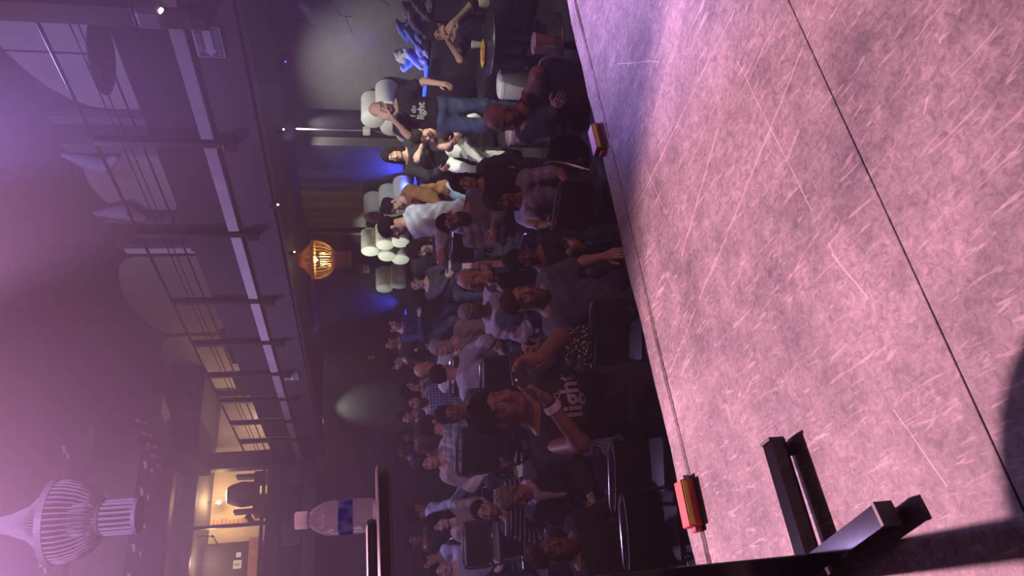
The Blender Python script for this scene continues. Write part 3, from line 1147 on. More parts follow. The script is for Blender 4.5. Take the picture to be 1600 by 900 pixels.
    # ---- hair, beard, cap
    hm = mat('hair_' + hairc, HAIRC[hairc], 0.9, spec=0.05)
    if hair not in (None, 'bald'):
        S = SDF()
        k_ = 0.03
        vol = {'short': 0.010, 'crop': 0.005, 'long': 0.018, 'curly': 0.035, 'bun': 0.010, 'bob': 0.022, 'hijab': 0.02, 'beanie': 0.014}.get(hair, 0.012)
        S.ell(hp(0, -0.018, 0.040), (np.array([0.074, 0.094, 0.080]) + vol) * HS_, k_, B)
        if hair in ('long', 'curly', 'bob', 'hijab'):
            L = {'long': 0.30, 'curly': 0.22, 'bob': 0.14, 'hijab': 0.2}[hair]
            S.ell(hp(0, -0.06, -0.06), (np.array([0.085, 0.06, 0.12]) + vol * 0.5) * HS_, k_, B)
            for q in (-1, 1):
                a0 = hp(q * 0.070, -0.02, -0.02)
                S.cap(a0, a0 - hu * 0.10 * HS_ - hf * 0.01, 0.026 * HS_ + vol * .5, 0.028 * HS_ + vol * .5, k_)
                S.cap(a0 - hu * 0.10 * HS_ - hf * 0.01, a0 - np.array([0, 0, L]) * HS_ + (rx * q * 0.02 + fy * (0.05 if hair == 'long' else 0)) * s, 0.028 * HS_ + vol * .5, 0.02 * HS_, k_)
            S.cap(hp(0, -0.09, 0), hp(0, -0.08, -0.02) - np.array([0, -0.0, L]), 0.05 * HS_ + vol * .5, 0.045 * HS_, k_)
        if hair == 'hijab':
            S.cap(hp(-0.05, 0.02, -0.11), hp(0.05, 0.02, -0.11), 0.045, 0.045, 0.04)
            S.ell(Nk + fy * 0.04, np.array([0.14, 0.11, 0.09]), 0.05, B)
        if hair == 'bun':
            S.ell(hp(0, -0.09, 0.08), np.array([0.04, 0.04, 0.04]) * HS_, 0.02, B)
        # open the face
        S.ell(hp(0, 0.105, -0.045 if hair != 'hijab' else -0.025), np.array([0.064 if hair != 'hijab' else 0.058, 0.085, 0.105 if hair != 'hijab' else 0.088]) * HS_, 0.012, B, True)
        if hair in ('short', 'crop', 'beanie'):
            S.ell(hp(0, 0.03, -0.14), np.array([0.12, 0.11, 0.12]) * HS_, 0.01, B, True)
        nm = {'hijab': 'headscarf', 'beanie': 'beanie'}.get(hair, 'hair')
        garment(nm, S, hv * 1.25, hm if nm == 'hair' else mat('black_scarf', (0.012, 0.011, 0.014), 0.9), 0.0042 if hair != 'curly' else 0.007, None, 115.0)
    if beard == 'full':
        S = SDF()
        S.ell(hp(0, 0.030, -0.085), np.array([0.066, 0.068, 0.060]) * HS_, 0.03, B)
        S.ell(hp(0, 0.050, -0.135), np.array([0.045, 0.042, 0.050]) * HS_, 0.03, B)
        S.ell(hp(0, 0.085, -0.030), np.array([0.050, 0.060, 0.045]) * HS_, 0.01, B, True)
        S.cap(hp(-0.015, 0.10, -0.071), hp(0.015, 0.10, -0.071), 0.011 * HS_, 0.011 * HS_, 0.004, True)
        garment('beard', S, hv, mat('beard_' + hairc, tuple(c * 1.0 for c in ((0.16, 0.085, 0.06) if hairc == 'brown' else (0.03, 0.022, 0.02))), 0.7), 0.002, None, 140.0)
    if glasses:
        mb = MB()
        for q in (-1, 1):
            mb.tube([hp(q * 0.031 + 0.021 * math.cos(a), 0.098, -0.006 + 0.016 * math.sin(a)) for a in np.linspace(0, 6.283, 17)[:-1]], 0.0022, 5, True)
            mb.tube([hp(q * 0.052, 0.097, -0.002), hp(q * 0.074, 0.06, 0.0), hp(q * 0.078, -0.01, 0.0)], 0.002, 5)
        mb.tube([hp(-0.010, 0.100, -0.004), hp(0.010, 0.100, -0.004)], 0.002, 5)
        mb.build('glasses', mat('glasses_frame', (0.02, 0.02, 0.022), 0.3), root)
    info = dict(root=root, arms=arms, hc=hc, B=B, Nk=Nk, P=P, sp=sp, rx=rx, fy=fy, s=s, shirt=shirt_o, lg=lg, base=base, Rz=Rz, loc=loc, fz=fz)
    PEOPLE.append(info)
    return info


def print_on(info, lines, m, name='shirt_print'):
    """flat lettering laid on the chest of a shirt: each letter vertex is dropped onto the cloth"""
    me = info['shirt'].data
    bvh = BVHTree.FromPolygons([v.co[:] for v in me.vertices], [list(p.vertices) for p in me.polygons])
    rx, sp, fy, Nk, s = info['rx'], info['sp'], info['fy'], info['Nk'], info['s']
    for (txt, size, u, w, bold) in lines:
        o = text_mesh(txt, size, name, m, info['root'], Matrix.Identity(4), bold, 0.0, 'CENTER')
        bm = bmesh.new()
        bm.from_mesh(o.data)
        bmesh.ops.triangulate(bm, faces=bm.faces)
        bmesh.ops.subdivide_edges(bm, edges=[e for e in bm.edges if e.calc_length() > 0.012], cuts=2, use_grid_fill=True)
        for v in bm.verts:
            q = Nk + (-rx) * (u + v.co.x) * s + sp * (w + v.co.y) * s + fy * 0.6
            hit = bvh.ray_cast(Vector(q), Vector(-fy))
            v.co = Vector((hit[0] if hit[0] is not None else Vector(q - fy * 0.45))) + Vector(fy) * 0.003
        bm.to_mesh(o.data)
        bm.free()
# ================================================================== FITTINGS AND FURNITURE
# white washers and other small lamps the house has
spot('wall_washer', (5.7, 6.3, 2.6), (7.0, 6.55, 0.95), (1.0, 0.97, 0.90), 85, 104, 0.8, 0.02)
spot('recess_downlight', (6.95, 7.45, 2.62), (7.06, 7.86, 1.9), (1.0, 0.98, 0.92), 40, 80, 0.8, 0.03)
spot('far_pouffe_spot', (5.3, 10.7, 2.55), (6.56, 11.5, 1.4), (0.95, 0.98, 0.9), 70, 44, 0.7, 0.04)
spot('sofa_downlight', (5.95, 4.7, 2.3), (5.8, 6.5, 0.9), (1.0, 0.96, 0.86), 330, 46, 0.5, 0.04)
spot('pouffe_spot', (5.0, 9.75, 2.55), (6.56, 9.9, 1.45), (0.98, 1.0, 0.86), 200, 40, 0.5, 0.04)
spot('back_wall_spot', (6.5, 16.1, 2.78), (6.62, 16.5, 1.9), (0.95, 1.0, 0.90), 45, 70, 0.9, 0.04)
spot('table_downlight', (5.0, 3.5, 2.6), (5.45, 4.5, 0.6), (1.0, 0.95, 0.82), 90, 55, 0.7, 0.04)
spot('aisle_downlight', (4.3, 4.2, 2.55), (5.2, 5.6, 1.0), (1.0, 0.95, 0.9), 110, 50, 0.7, 0.05)
spot('far_aisle_downlight', (4.6, 4.7, 2.55), (4.5, 6.3, 1.15), (0.92, 0.95, 1.0), 130, 42, 0.7, 0.05)


def small_lamp(label, p, aim, m):
    t = thing('spot_fixture', label, 'lamp', p, group='small lamps under the gallery')
    d = (Vector(aim) - Vector(p)).normalized()
    MB().tube([(0, 0, 0.06), (0, 0, 0)], 0.012, 6).build('stem', BLACKM, t)
    MB().tube([tuple(-d * 0.02), tuple(d * 0.07)], 0.028, 12).build('barrel', BLACKM, t, True)
    MB().tube([tuple(d * 0.068), tuple(d * 0.074)], 0.011, 10).build('lens', m, t)
    return t


LENS = mat('white_lens', (1, 1, 1), 0.4, emit=(1, 0.98, 0.92), estr=4)
LENSB = mat('blue_lens', (0.1, 0.1, 1), 0.4, emit=(0.1, 0.15, 1), estr=2)
for (x, y, z, lb, mm) in ((440, 205, 2.60, 'small white spotlight under the gallery by the thin wall conduit', LENS), (431, 322, 2.62, 'small pale spotlight clipped to the gallery lip', LENS),
                          (457, 395, 2.58, 'tiny white spotlight beside the gold chandelier', LENS), (443, 100, 2.60, 'tiny blue spotlight deep under the gallery', LENSB)):
    p = at_z(x, y, z)
    small_lamp(lb, p, p + np.array([-0.35, -0.75, -0.35]), mm)
p = at_X(243, 20, XB - 0.16)
t = thing('stage_fixture', 'compact stage light with a white lens on the thick gallery post', 'lamp', p)
MB().box((-0.09, -0.08, -0.05), (0.06, 0.08, 0.12), 0.02).build('housing', mat('grey_housing', (0.16, 0.15, 0.2), 0.5), t)
MB().tube([(0, -0.11, 0.0), (0, -0.11, 0.16), (0, 0.11, 0.16), (0, 0.11, 0.0)], 0.012, 6).build('yoke', BLACKM, t)
MB().tube([(-0.06, -0.06, -0.05), (-0.07, -0.09, -0.07)], 0.015, 12).build('lens', LENS, t)
# flood lamp on top of the nearest pouffe stack
p = at_X(573, 203, 6.75)
t = thing('flood_lamp', 'small white flood lamp on a thin stem above the pouffes', 'lamp', p)
MB().box((-0.06, -0.05, -0.05), (0.02, 0.05, 0.05), 0.015).build('housing', WHITE, t)
MB().tube([(0, 0, -0.05), (0.02, 0.05, -0.14), (0, 0.10, -0.30), (0.02, 0.12, -0.55)], 0.006, 6).build('cable', mat('grey_pipe', (0.35, 0.34, 0.36), 0.5), t)

# ---- signs
SIGNW = mat('sign_white', (0.62, 0.64, 0.68), 0.5)
SIGNG = mat('sign_ink', (0.10, 0.12, 0.16), 0.6)
RED = mat('sign_red', (0.45, 0.03, 0.03), 0.5)


def frame_X(p):        # text lying on a wall that faces -X: reads along +Y->... seen from the room
    return Matrix(((0, 0, -1, p[0]), (-1, 0, 0, p[1]), (0, 1, 0, p[2]), (0, 0, 0, 1)))


def exit_sign(label, x, y, sc):
    p = at_X(x, y, XB - 0.055)
    t = thing('exit_sign', label, 'sign', p, group='evacuation signs on the gallery front')
    w, h = 0.15 * sc, 0.105 * sc
    MB().box((-0.006, -w, -h), (0.006, w, h), 0.004).build('plate', SIGNW, t)
    # arrow pointing to the far end of the hall (+Y)
    poly = [(-w * 0.8, -h * 0.28), (w * 0.45, -h * 0.28), (w * 0.45, -h * 0.5), (w * 0.9, 0), (w * 0.45, h * 0.5), (w * 0.45, h * 0.28), (-w * 0.8, h * 0.28)]
    MB().box((-0.0065, -w * 0.93, -h * 0.86), (-0.008, w * 0.93, h * 0.86)).build('field', SIGNG, t)
    MB().prism(poly, -0.0085, -0.0095, 'x').build('arrow', SIGNW, t)
    text_mesh('RUTA DE', h * 0.42, 'lettering', SIGNW, t, frame_X((-0.0095, 0, h * 0.66)))
    text_mesh('EVACUACION', h * 0.36, 'lettering', SIGNW, t, frame_X((-0.0095, 0, -h * 0.68)))
    return t


exit_sign('large evacuation arrow sign on the near gallery front', 326, 66, 1.0)
exit_sign('small evacuation arrow sign far along the gallery front', 455, 588, 1.0)
p = at_X(568, 420, 6.96)
t = thing('safety_sign', 'white safety sign with a red top band beside the gold chandelier', 'sign', p)
MB().box((-0.004, -0.13, -0.10), (0.004, 0.13, 0.10)).build('plate', mat('sign_bright', (0.8, 0.8, 0.8), 0.5), t)
MB().box((-0.006, -0.125, 0.01), (-0.0045, 0.125, 0.095)).build('red_band', RED, t)
text_mesh('!', 0.07, 'lettering', SIGNW, t, frame_X((-0.008, 0, 0.05)), 0.002)
text_mesh('ALTO', 0.07, 'lettering', SIGNG, t, frame_X((-0.006, 0, -0.045)), 0.001)
p = at_X(580, 558, 6.96)
t = thing('notice_sign', 'small red framed notice on the far dark wall', 'sign', p)
MB().box((-0.004, -0.10, -0.085), (0.004, 0.10, 0.085)).build('plate', mat('notice_red', (0.35, 0.06, 0.09), 0.6), t)
MB().box((-0.006, -0.07, -0.06), (-0.0045, 0.07, -0.005)).build('panel', SIGNW, t)
MB().box((-0.006, -0.07, 0.02), (-0.0045, 0.07, 0.06)).build('panel', SIGNW, t)

# ---- chandeliers: beaded baskets
def chandelier(label, c, s, bead, lit):
    t = thing('chandelier', label, 'chandelier', c)
    R = 0.27 * s
    ns = 60
    top, mid = MB(), MB()
    for k in range(ns):
        a = 2 * math.pi * k / ns
        pr = [(0.05, 0.78), (0.07, 0.60), (0.12, 0.42), (0.22, 0.26), (0.40, 0.14), (0.72, 0.05), (0.98, 0.0)]
        top.tube([(R * r * math.cos(a), R * r * math.sin(a), h * s) for r, h in pr], 0.0055 * s, 4, cap=False)
    nb = 46 if lit is bead else 30
    for k in range(nb):
        a = 2 * math.pi * k / nb
        pr = [(1.0, -0.03), (0.99, -0.10), (0.90, -0.18), (0.74, -0.245), (0.52, -0.285)]
        mid.tube([(R * r * math.cos(a), R * r * math.sin(a), h * s) for r, h in pr], 0.0068 * s, 5, cap=False)
    o = top.build('bead_strands', bead, t)
    o['kind'] = 'stuff'
    o = mid.build('bead_basket', bead, t)
    o['kind'] = 'stuff'
    MB().lathe([(R * 1.0, -0.035 * s), (R * 1.04, -0.03 * s), (R * 1.04, 0.012 * s), (R * 0.99, 0.015 * s), (R * 0.99, -0.03 * s)], 40).build('rim', bead, t)
    MB().lathe([(R * 0.50, -0.30 * s), (R * 0.54, -0.285 * s), (R * 0.50, -0.27 * s), (R * 0.46, -0.285 * s)], 32).build('lower_ring', bead, t)
    cy = MB()
    for k in range(20):
        a = 2 * math.pi * k / 20
        cy.tube([(R * 0.42 * math.cos(a), R * 0.42 * math.sin(a), -0.10 * s), (R * 0.42 * math.cos(a), R * 0.42 * math.sin(a), -0.52 * s)], 0.010 * s, 5)
    o = cy.build('hanging_fringe', lit, t)
    o['kind'] = 'stuff'
    MB().lathe([(R * 0.36, -0.50 * s), (R * 0.46, -0.505 * s), (R * 0.46, -0.53 * s), (R * 0.36, -0.535 * s)], 24).build('fringe_ring', bead, t)
    MB().lathe([(0.012 * s, 0.6 * s), (0.012 * s, 0.95 * s)], 8).build('rod', BLACKM, t)
    MB().lathe([(0.0, 0.02 * s), (0.035 * s, 0.0), (0.04 * s, -0.04 * s), (0.0, -0.08 * s)], 12).build('bulb', mat('bulb_gold', (1, .8, .4), 0.4, emit=(1.0, 0.62, 0.2), estr=22) if lit is not bead else mat('bulb_off', (0.6, 0.6, 0.6), 0.3), t, True)
    return t


GOLD = mat('gold_beads', (0.85, 0.58, 0.16), 0.35, 0.0)
_n4, _l4 = GOLD.node_tree.nodes, GOLD.node_tree.links
_t4 = _n4.new('ShaderNodeBsdfTranslucent')
_t4.inputs['Color'].default_value = (0.92, 0.62, 0.16, 1)
_m4 = _n4.new('ShaderNodeMixShader')
_m4.inputs[0].default_value = 0.5
_l4.new(_n4['Principled BSDF'].outputs[0], _m4.inputs[1])
_l4.new(_t4.outputs[0], _m4.inputs[2])
_l4.new(_m4.outputs[0], _n4['Material Output'].inputs['Surface'])
FRINGE = mat('dusty_fringe', (0.55, 0.38, 0.34), 0.6)
CRYST = mat('pale_beads', (0.75, 0.70, 0.78), 0.4)
gc = at_X(488, 406, 5.9)
chandelier('lit gold beaded chandelier hanging under the gallery', (gc[0], gc[1], gc[2]), 1.02, GOLD, FRINGE)
point('gold_chandelier_glow', (gc[0], gc[1], gc[2] - 0.15), (1.0, 0.70, 0.28), 10, 0.02)
pc = at(84, 815, 5.2)
chandelier('large unlit chandelier washed in purple light', pc, 1.08, CRYST, CRYST)

# round pendant canopy above the gallery
p = at_z(160, 85, 4.5)
t = thing('pendant_shade', 'round dark disc-shaped pendant shade above the gallery', 'lamp', (6.1, float(at_X(160, 85, 6.1)[1]), float(at_X(160, 85, 6.1)[2])))
MB().lathe([(0.0, 0.10), (0.10, 0.09), (0.38, 0.02), (0.40, 0.0), (0.0, -0.005)], 40).build('shade', mat('mauve_shade', (0.05, 0.045, 0.06), 0.7), t, True)
MB().tube([(0, 0, 0.08), (0, 0, 2.2)], 0.012, 6).build('rod', BLACKM, t)

# ---- the lit room on the back gallery: lamp, moving head, panels
p = at_Y(342, 785, 16.6)
t = thing('bare_bulb', 'bare yellow bulb glowing against the back gallery wall', 'lamp', p)
MB().lathe([(0.0, -0.05), (0.035, -0.03), (0.04, 0.0), (0.025, 0.035), (0.015, 0.06), (0.0, 0.06)], 16).build('bulb', mat('bulb_warm', (1, .7, .3), 0.4, emit=(1.0, 0.55, 0.12), estr=26), t, True)
MB().lathe([(0.018, 0.055), (0.02, 0.10), (0.012, 0.12)], 12).build('socket', BLACKM, t)
MB().tube([(0, 0, 0.1), (0.02, 0, 0.3), (0.01, 0, 0.75)], 0.006, 6).build('cord', BLACKM, t)
point('bare_bulb_glow', (p[0], p[1] - 0.12, p[2]), (1.0, 0.62, 0.28), 55, 0.05)
point('gallery_room_light', (3.2, 15.9, 4.9), (1.0, 0.66, 0.36), 26, 0.08)
point('corner_room_light', (6.3, 16.2, 4.2), (1.0, 0.72, 0.5), 26, 0.08)
p = at_Y(385, 772, 15.3)
t = thing('moving_head_lamp', 'black moving head stage lamp with a bright white lens', 'lamp', p)
t.scale = (1.35, 1.35, 1.35)
MB().box((-0.34, -0.16, -0.30), (0.30, 0.16, -0.12), 0.02).build('base', BLACKM, t)
for s_ in (-1, 1):
    MB().box((s_ * 0.26 - 0.03, -0.08, -0.14), (s_ * 0.26 + 0.03, 0.08, 0.16), 0.02).build('yoke_arm', BLACKM, t)
MB().lathe([(0.10, -0.20), (0.17, -0.12), (0.19, 0.06), (0.15, 0.20), (0.12, 0.26)], 24).build('head', BLACK, t, True)
hp_ = MB().lathe([(0.0, 0.275), (0.085, 0.272), (0.10, 0.255), (0.0, 0.25)], 20)
hp_.build('lens', mat('white_hot_lens', (1, 1, 1), 0.3, emit=(0.95, 1.0, 0.95), estr=22), t, True)
p = at_Y(414, 765, 14.9)
t = thing('yellow_box', 'small glowing yellow box on the back gallery rail', 'box', p)
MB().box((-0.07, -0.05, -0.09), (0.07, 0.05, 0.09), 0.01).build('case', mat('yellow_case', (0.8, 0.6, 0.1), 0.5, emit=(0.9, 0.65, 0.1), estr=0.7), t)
MB().box((-0.075, -0.055, -0.02), (0.075, 0.055, 0.0)).build('strap', BLACK, t)
p = at_Y(393, 815, 14.9)
t = thing('par_lamp', 'small black spotlight clamped to the back gallery upright', 'lamp', p)
MB().tube([(0, 0, 0), (0.10, -0.08, 0.07)], [0.05, 0.065], 14).build('barrel', BLACK, t, True)
MB().tube([(0, 0, 0), (0.0, 0.02, -0.16), (-0.05, 0.05, -0.22)], 0.016, 6).build('clamp', BLACKM, t)
for (x, y, lb, kind) in ((371, 882, 'small pale switch plate with a letter on the dark gallery panel', 1), (373, 867, 'tiny pale tag above the switch plate on the gallery panel', 0)):
    p = at_Y(x, y, 16.78)
    t = thing('wall_plate', lb, 'plate', p)
    w = 0.085 if kind else 0.05
    MB().box((-w, -0.012, -w), (w, 0.0, w), 0.008).build('cover', SIGNW, t)
    if kind:
        text_mesh('E', 0.13, 'lettering', SIGNG, t, Matrix(((1, 0, 0, 0), (0, 0, -1, -0.013), (0, 1, 0, 0), (0, 0, 0, 1))), 0.003)
# cable hanging in the gallery opening
a, b2 = at_Y(333, 838, 15.0), at_Y(338, 858, 15.0)
t = thing('hanging_cable', 'thin dark cable hanging down the lit gallery wall', 'cable', (0, 0, 0))
MB().tube([tuple(at_Y(308, 838, 15)), tuple(at_Y(334, 838, 15)), tuple(at_Y(337, 845, 15)), tuple(at_Y(342, 852, 15))], 0.012, 6).build('strand', BLACKM, t)
MB().lathe([(0.02, -0.02), (0.03, 0.0), (0.02, 0.02)], 10, tuple(at_Y(332, 838, 15))).build('clip', BLACKM, t)
# curtain rail over the lit patch of back wall
t = thing('wall_rail', 'thin white rail above the spot-lit patch of back wall', 'rail', (0, 0, 0))
MB().tube([tuple(at_Y(497, 606, 16.3)), tuple(at_Y(506, 662, 16.3))], 0.018, 6).build('bar', mat('pale_rail', (0.6, 0.6, 0.62), 0.4), t)
MB().tube([tuple(at_Y(505, 648, 16.3)), tuple(at_Y(519, 646, 16.35))], 0.014, 6).build('bracket', mat('grey_pipe', (0.35, 0.34, 0.36), 0.5), t)
MB().lathe([(0.03, -0.04), (0.05, 0), (0.03, 0.04)], 10, tuple(at_Y(511, 672, 16.3))).build('lamp_head', BLACKM, t)

# ---- ledge along the right wall and the sofas in front of it
lg_ = structure('trim_2', MB().box((6.62, 2.6, 0), (7.02, 14.5, 0.98), 0.01), mat('ledge_black', (0.02, 0.019, 0.022), 0.6), 'black ledge along the foot of the right wall')


def sofa(label, Y0, Y1, seats):
    t = thing('sofa', label, 'sofa', (5.95, Y0, 0), group='black leather sofas along the wall')
    L = Y1 - Y0
    MB().box((0.0, 0, 0.06), (0.66, L, 0.26), 0.02).build('base', BLACK, t)
    for i in range(seats):
        a, b_ = L * i / seats, L * (i + 1) / seats
        MB().box((-0.02, a + 0.006, 0.25), (0.52, b_ - 0.006, 0.43), 0.045).build('seat_cushion', LEATHER, t, True)
        MB().box((0.46, a + 0.006, 0.38), (0.66, b_ - 0.006, 0.96), 0.05).build('back_cushion', LEATHER, t, True)
    for y in (0.05, L - 0.05):
        MB().lathe([(0.02, 0), (0.025, 0.07)], 8, (0.06, y, 0)).build('leg', BLACKM, t)
        MB().lathe([(0.02, 0), (0.025, 0.07)], 8, (0.58, y, 0)).build('leg', BLACKM, t)
    return t


sofa('black leather sofa under the lit plaster wall, nearest the stage', 2.9, 6.0, 4)
sofa('black leather sofa in front of the blue-lit wall', 7.0, 9.3, 3)
sofa('black leather sofa at the far end, below the gold chandelier', 9.7, 14.0, 5)

# blue LED bars on the ledge and their wash on the wall
BLUEE = mat('blue_led', (0.05, 0.1, 1), 0.4, emit=(0.01, 0.03, 1.0), estr=4)
for (y0, y1, X0, lb, pw, aim) in ((5.75, 6.45, 6.40, 'blue light bar glowing under the coats on the ledge', 16, (6.66, 5.9, 1.25)), (8.15, 8.60, 6.70, 'blue light bar on the ledge under the blue glow, behind the standing woman', 60, (7.1, 8.35, 1.75)),
                                  (12.1, 12.6, 6.70, 'far blue light bar on the ledge beyond the chandelier', 70, (7.1, 12.3, 1.8))):
    t = thing('light_bar', lb, 'lamp', (X0, (y0 + y1) / 2, 0.985), group='blue light bars on the ledge')
    hw = (y1 - y0) / 2
    MB().box((-0.05, -hw, 0.0), (0.05, hw, 0.03), 0.008).build('housing', BLACKM, t)
    MB().box((-0.055, -hw + 0.02, 0.010), (0.035, hw - 0.02, 0.045), 0.01).build('diffuser', BLUEE, t)
    spot('blue_wash', (X0 - 0.02, (y0 + y1) / 2, 1.06), aim, (0.04, 0.07, 1.0), pw, 100, 0.9, 0.05)

# ---- white cylindrical pouffes
proto = None
def pouffe(label, p, rx_=0.0, rz=0.0, group='white pouffes stacked on the ledge'):
    global proto
    if proto is None:
        proto = thing('pouffe', label, 'pouffe', p, 0, group)
        MB().lathe([(0.0, 0.0), (0.12, 0.0), (0.142, 0.012), (0.148, 0.03), (0.148, 0.37), (0.142, 0.39), (0.12, 0.402), (0.0, 0.408)], 28).build('drum', WHITEV, proto, True)
        MB().lathe([(0.146, 0.028), (0.151, 0.032), (0.146, 0.036)], 28).build('piping', WHITEV, proto, True)
        MB().lathe([(0.146, 0.362), (0.151, 0.366), (0.146, 0.370)], 28).build('piping', WHITEV, proto, True)
        o = proto
    else:
        o = copy_tree(proto)
        o['label'] = label
        o['group'] = group
    o.location = tuple(float(c) for c in p)
    o.rotation_euler = (rx_, 0, rz)
    return o


LIE = (math.radians(90), math.radians(90))
def stack(pts, names, dx=0.0):
    for (x, y), lb in zip(pts, names):
        p = at_X(x, y, 6.56 + dx)
        o = pouffe(lb, p)
        o.rotation_euler = (0, math.radians(90), 0)      # lies on its side, end towards the room


A_ = 'white pouffe stacked behind the man covering his face, '
stack([(583, 189), (612, 201), (637, 213), (606, 172), (632, 182)], [A_ + 'topmost', A_ + 'left of the middle layer', A_ + 'left of the bottom layer', A_ + 'right of the middle layer', A_ + 'right of the bottom layer'])
B_ = 'blue-tinted white pouffe stacked behind the cognac jacket, '
stack([(584, 340), (608, 328), (631, 316)], [B_ + 'top', B_ + 'middle', B_ + 'bottom'])
C_ = 'bright white pouffe stacked below the gold chandelier, '
stack([(579, 394), (602, 384), (605, 402), (626, 380), (626, 407)], [C_ + 'top', C_ + 'right of the middle row', C_ + 'left of the middle row', C_ + 'right of the bottom row', C_ + 'left of the bottom row'])
D_ = 'dim white pouffe in the far stack past the safety sign, '
stack([(601, 452), (624, 446)], [D_ + 'upper one', D_ + 'lower one'])
pf = at_z(776, 131, 0.42)
pouffe('white pouffe standing on the floor beside the jeans of the man covering his face', (pf[0], pf[1], 0), group='white pouffes on the floor')
pf2 = at_z(863, 4, -0.09)
pouffe('white pouffe on the floor at the stage edge, lit cream', (pf2[0], pf2[1], -0.5), group='white pouffes on the floor')
pf3 = at_z(790, 205, 0.42)
pouffe('white pouffe on the floor behind the bald man', (pf3[0], pf3[1], 0), group='white pouffes on the floor')

# ---- bistro tables with what stands on them
def bistro(label, p, r=0.27, top=None, h=0.74):
    t = thing('bistro_table', label, 'table', (p[0], p[1], p[2] - h), group='round bistro tables')
    MB().lathe([(0.0, h - 0.03), (r * 0.96, h - 0.03), (r, h - 0.022), (r, h - 0.006), (r * 0.985, h), (0.0, h)], 40).build('table_top', top or mat('dark_table_top', (0.035, 0.034, 0.038), 0.25), t, True)
    MB().lathe([(r * 0.995, h - 0.024), (r * 1.012, h - 0.015), (r * 0.995, h - 0.006)], 40).build('edge_band', mat('edge_metal', (0.4, 0.4, 0.42), 0.35, 0.8), t, True)
    MB().lathe([(0.03, 0.02), (0.03, h - 0.03)], 14).build('column', BLACKM, t, True)
    MB().lathe([(0.0, 0.0), (0.2, 0.0), (0.2, 0.012), (0.05, 0.03), (0.0, 0.03)], 28).build('foot', BLACKM, t, True)
    return t


def cup(label, p, r=0.042, h=0.10, m=None, rim=None, group='cups on the tables'):
    t = thing('paper_cup', label, 'cup', p, group=group)
    m = m or WHITE
    MB().lathe([(0.0, 0.002), (r * 0.72, 0.0), (r, h), (r * 0.95, h), (r * 0.69, 0.006), (0.0, 0.006)], 20).build('wall', m, t, True)
    MB().lathe([(r * 0.99, h - 0.004), (r * 1.06, h), (r * 0.99, h + 0.004)], 20).build('rim', rim or m, t, True)
    return t


T1 = at_z(762, 66, 0.55)
bistro('round dark bistro table with a cup and a yellow plate, right edge', T1, 0.30, None, 0.55)
c = at_z(752, 70, 0.55)
cup('white paper cup standing on the dark round table at right', (c[0], c[1], 0.551), 0.040, 0.092)
c = at_z(757, 84, 0.55)
t = thing('plate', 'yellow snack plate lying on the dark round table', 'plate', (c[0], c[1], 0.551))
MB().lathe([(0.0, 0.0), (0.09, 0.0), (0.135, 0.018), (0.13, 0.02), (0.088, 0.004), (0.0, 0.004)], 28).build('dish', mat('yellow_plate', (0.85, 0.5, 0.06), 0.5), t, True)
mb = MB()
r = random.Random(2)
for i in range(26):
    a, q = r.uniform(0, 6.28), r.uniform(0, .06)
    x, y = q * math.cos(a), q * math.sin(a)
    mb.tube([(x - .012, y, 0.012), (x, y + r.uniform(-.01, .01), 0.024), (x + .012, y, 0.014)], 0.006, 5)
o = mb.build('snacks', mat('orange_snack', (0.8, 0.4, 0.05), 0.7), t)
o['kind'] = 'stuff'
T2 = at_z(808, 722, 0.24)
bistro('round table with a pale green top and a red cup, left of centre', T2, 0.26, mat('green_table_top', (0.42, 0.46, 0.22), 0.5))
c = at_z(806, 726, 0.24)
cup('red cup standing on the pale green table', (c[0], c[1], 0.241), 0.035, 0.10, mat('red_cup', (0.5, 0.05, 0.05), 0.4))
T3 = at_z(774, 757, 0.34)
bistro('small round pale table behind the pale green one', T3, 0.16, mat('green_table_top', (0.42, 0.46, 0.22), 0.5))
c = at_z(772, 750, 0.34)
cup('orange cup on the small pale table', (c[0], c[1], 0.341), 0.03, 0.09, mat('orange_cup', (0.8, 0.2, 0.06), 0.5))
T4 = at_z(732, 860, 0.49)
bistro('dark round table with two amber drinks at lower left', T4, 0.24)
for (x, y, lb) in ((731, 845, 'amber drink glass on the dark table, beside the smiling woman'), (731, 876, 'second amber drink glass on the dark table, next to the edge')):
    c = at_z(x, y, 0.49)
    cup(lb, (c[0], c[1], 0.491), 0.034, 0.075, mat('amber_drink', (0.75, 0.35, 0.14), 0.3))
for (x, y, z, lb) in ((756, 846, 0.32, 'pale paper cup held up before the striped jumper'), (750, 826, 0.36, 'small pale cup behind the laughing man')):
    c = at_z(x, y, z)
    tb = bistro('low dark table under the ' + ('pale paper cup' if y == 846 else 'small pale cup'), c, 0.2, None, 0.74)
    cup(lb, (c[0], c[1], z + 0.001), 0.045, 0.12, mat('lilac_cup', (0.6, 0.58, 0.66), 0.5))
# table near the stage: paper bucket and a clear plastic cup
T5 = at(864, 70, 5.6)
bistro('low dark table close to the stage with a pink bucket', T5, 0.24, None, 0.70)
t = thing('paper_bucket', 'dusky pink paper bucket on the low table by the stage', 'bucket', (T5[0] + 0.03, T5[1] + 0.02, T5[2]))
MB().lathe([(0.0, 0.0), (0.06, 0.0), (0.082, 0.145), (0.079, 0.145), (0.058, 0.004), (0.0, 0.004)], 26).build('wall', mat('pink_card', (0.42, 0.22, 0.22), 0.6), t, True)
MB().lathe([(0.080, 0.142), (0.086, 0.146), (0.080, 0.150)], 26).build('rim', mat('pink_rim', (0.6, 0.5, 0.55), 0.5), t, True)
GLASS = bpy.data.materials.new('clear_plastic')
n_, l_, b_ = nt(GLASS)
b_.inputs['Base Color'].default_value = (0.97, 0.96, 1.0, 1)
b_.inputs['Roughness'].default_value = 0.06
b_.inputs['Transmission Weight'].default_value = 0.9
b_.inputs['IOR'].default_value = 1.33
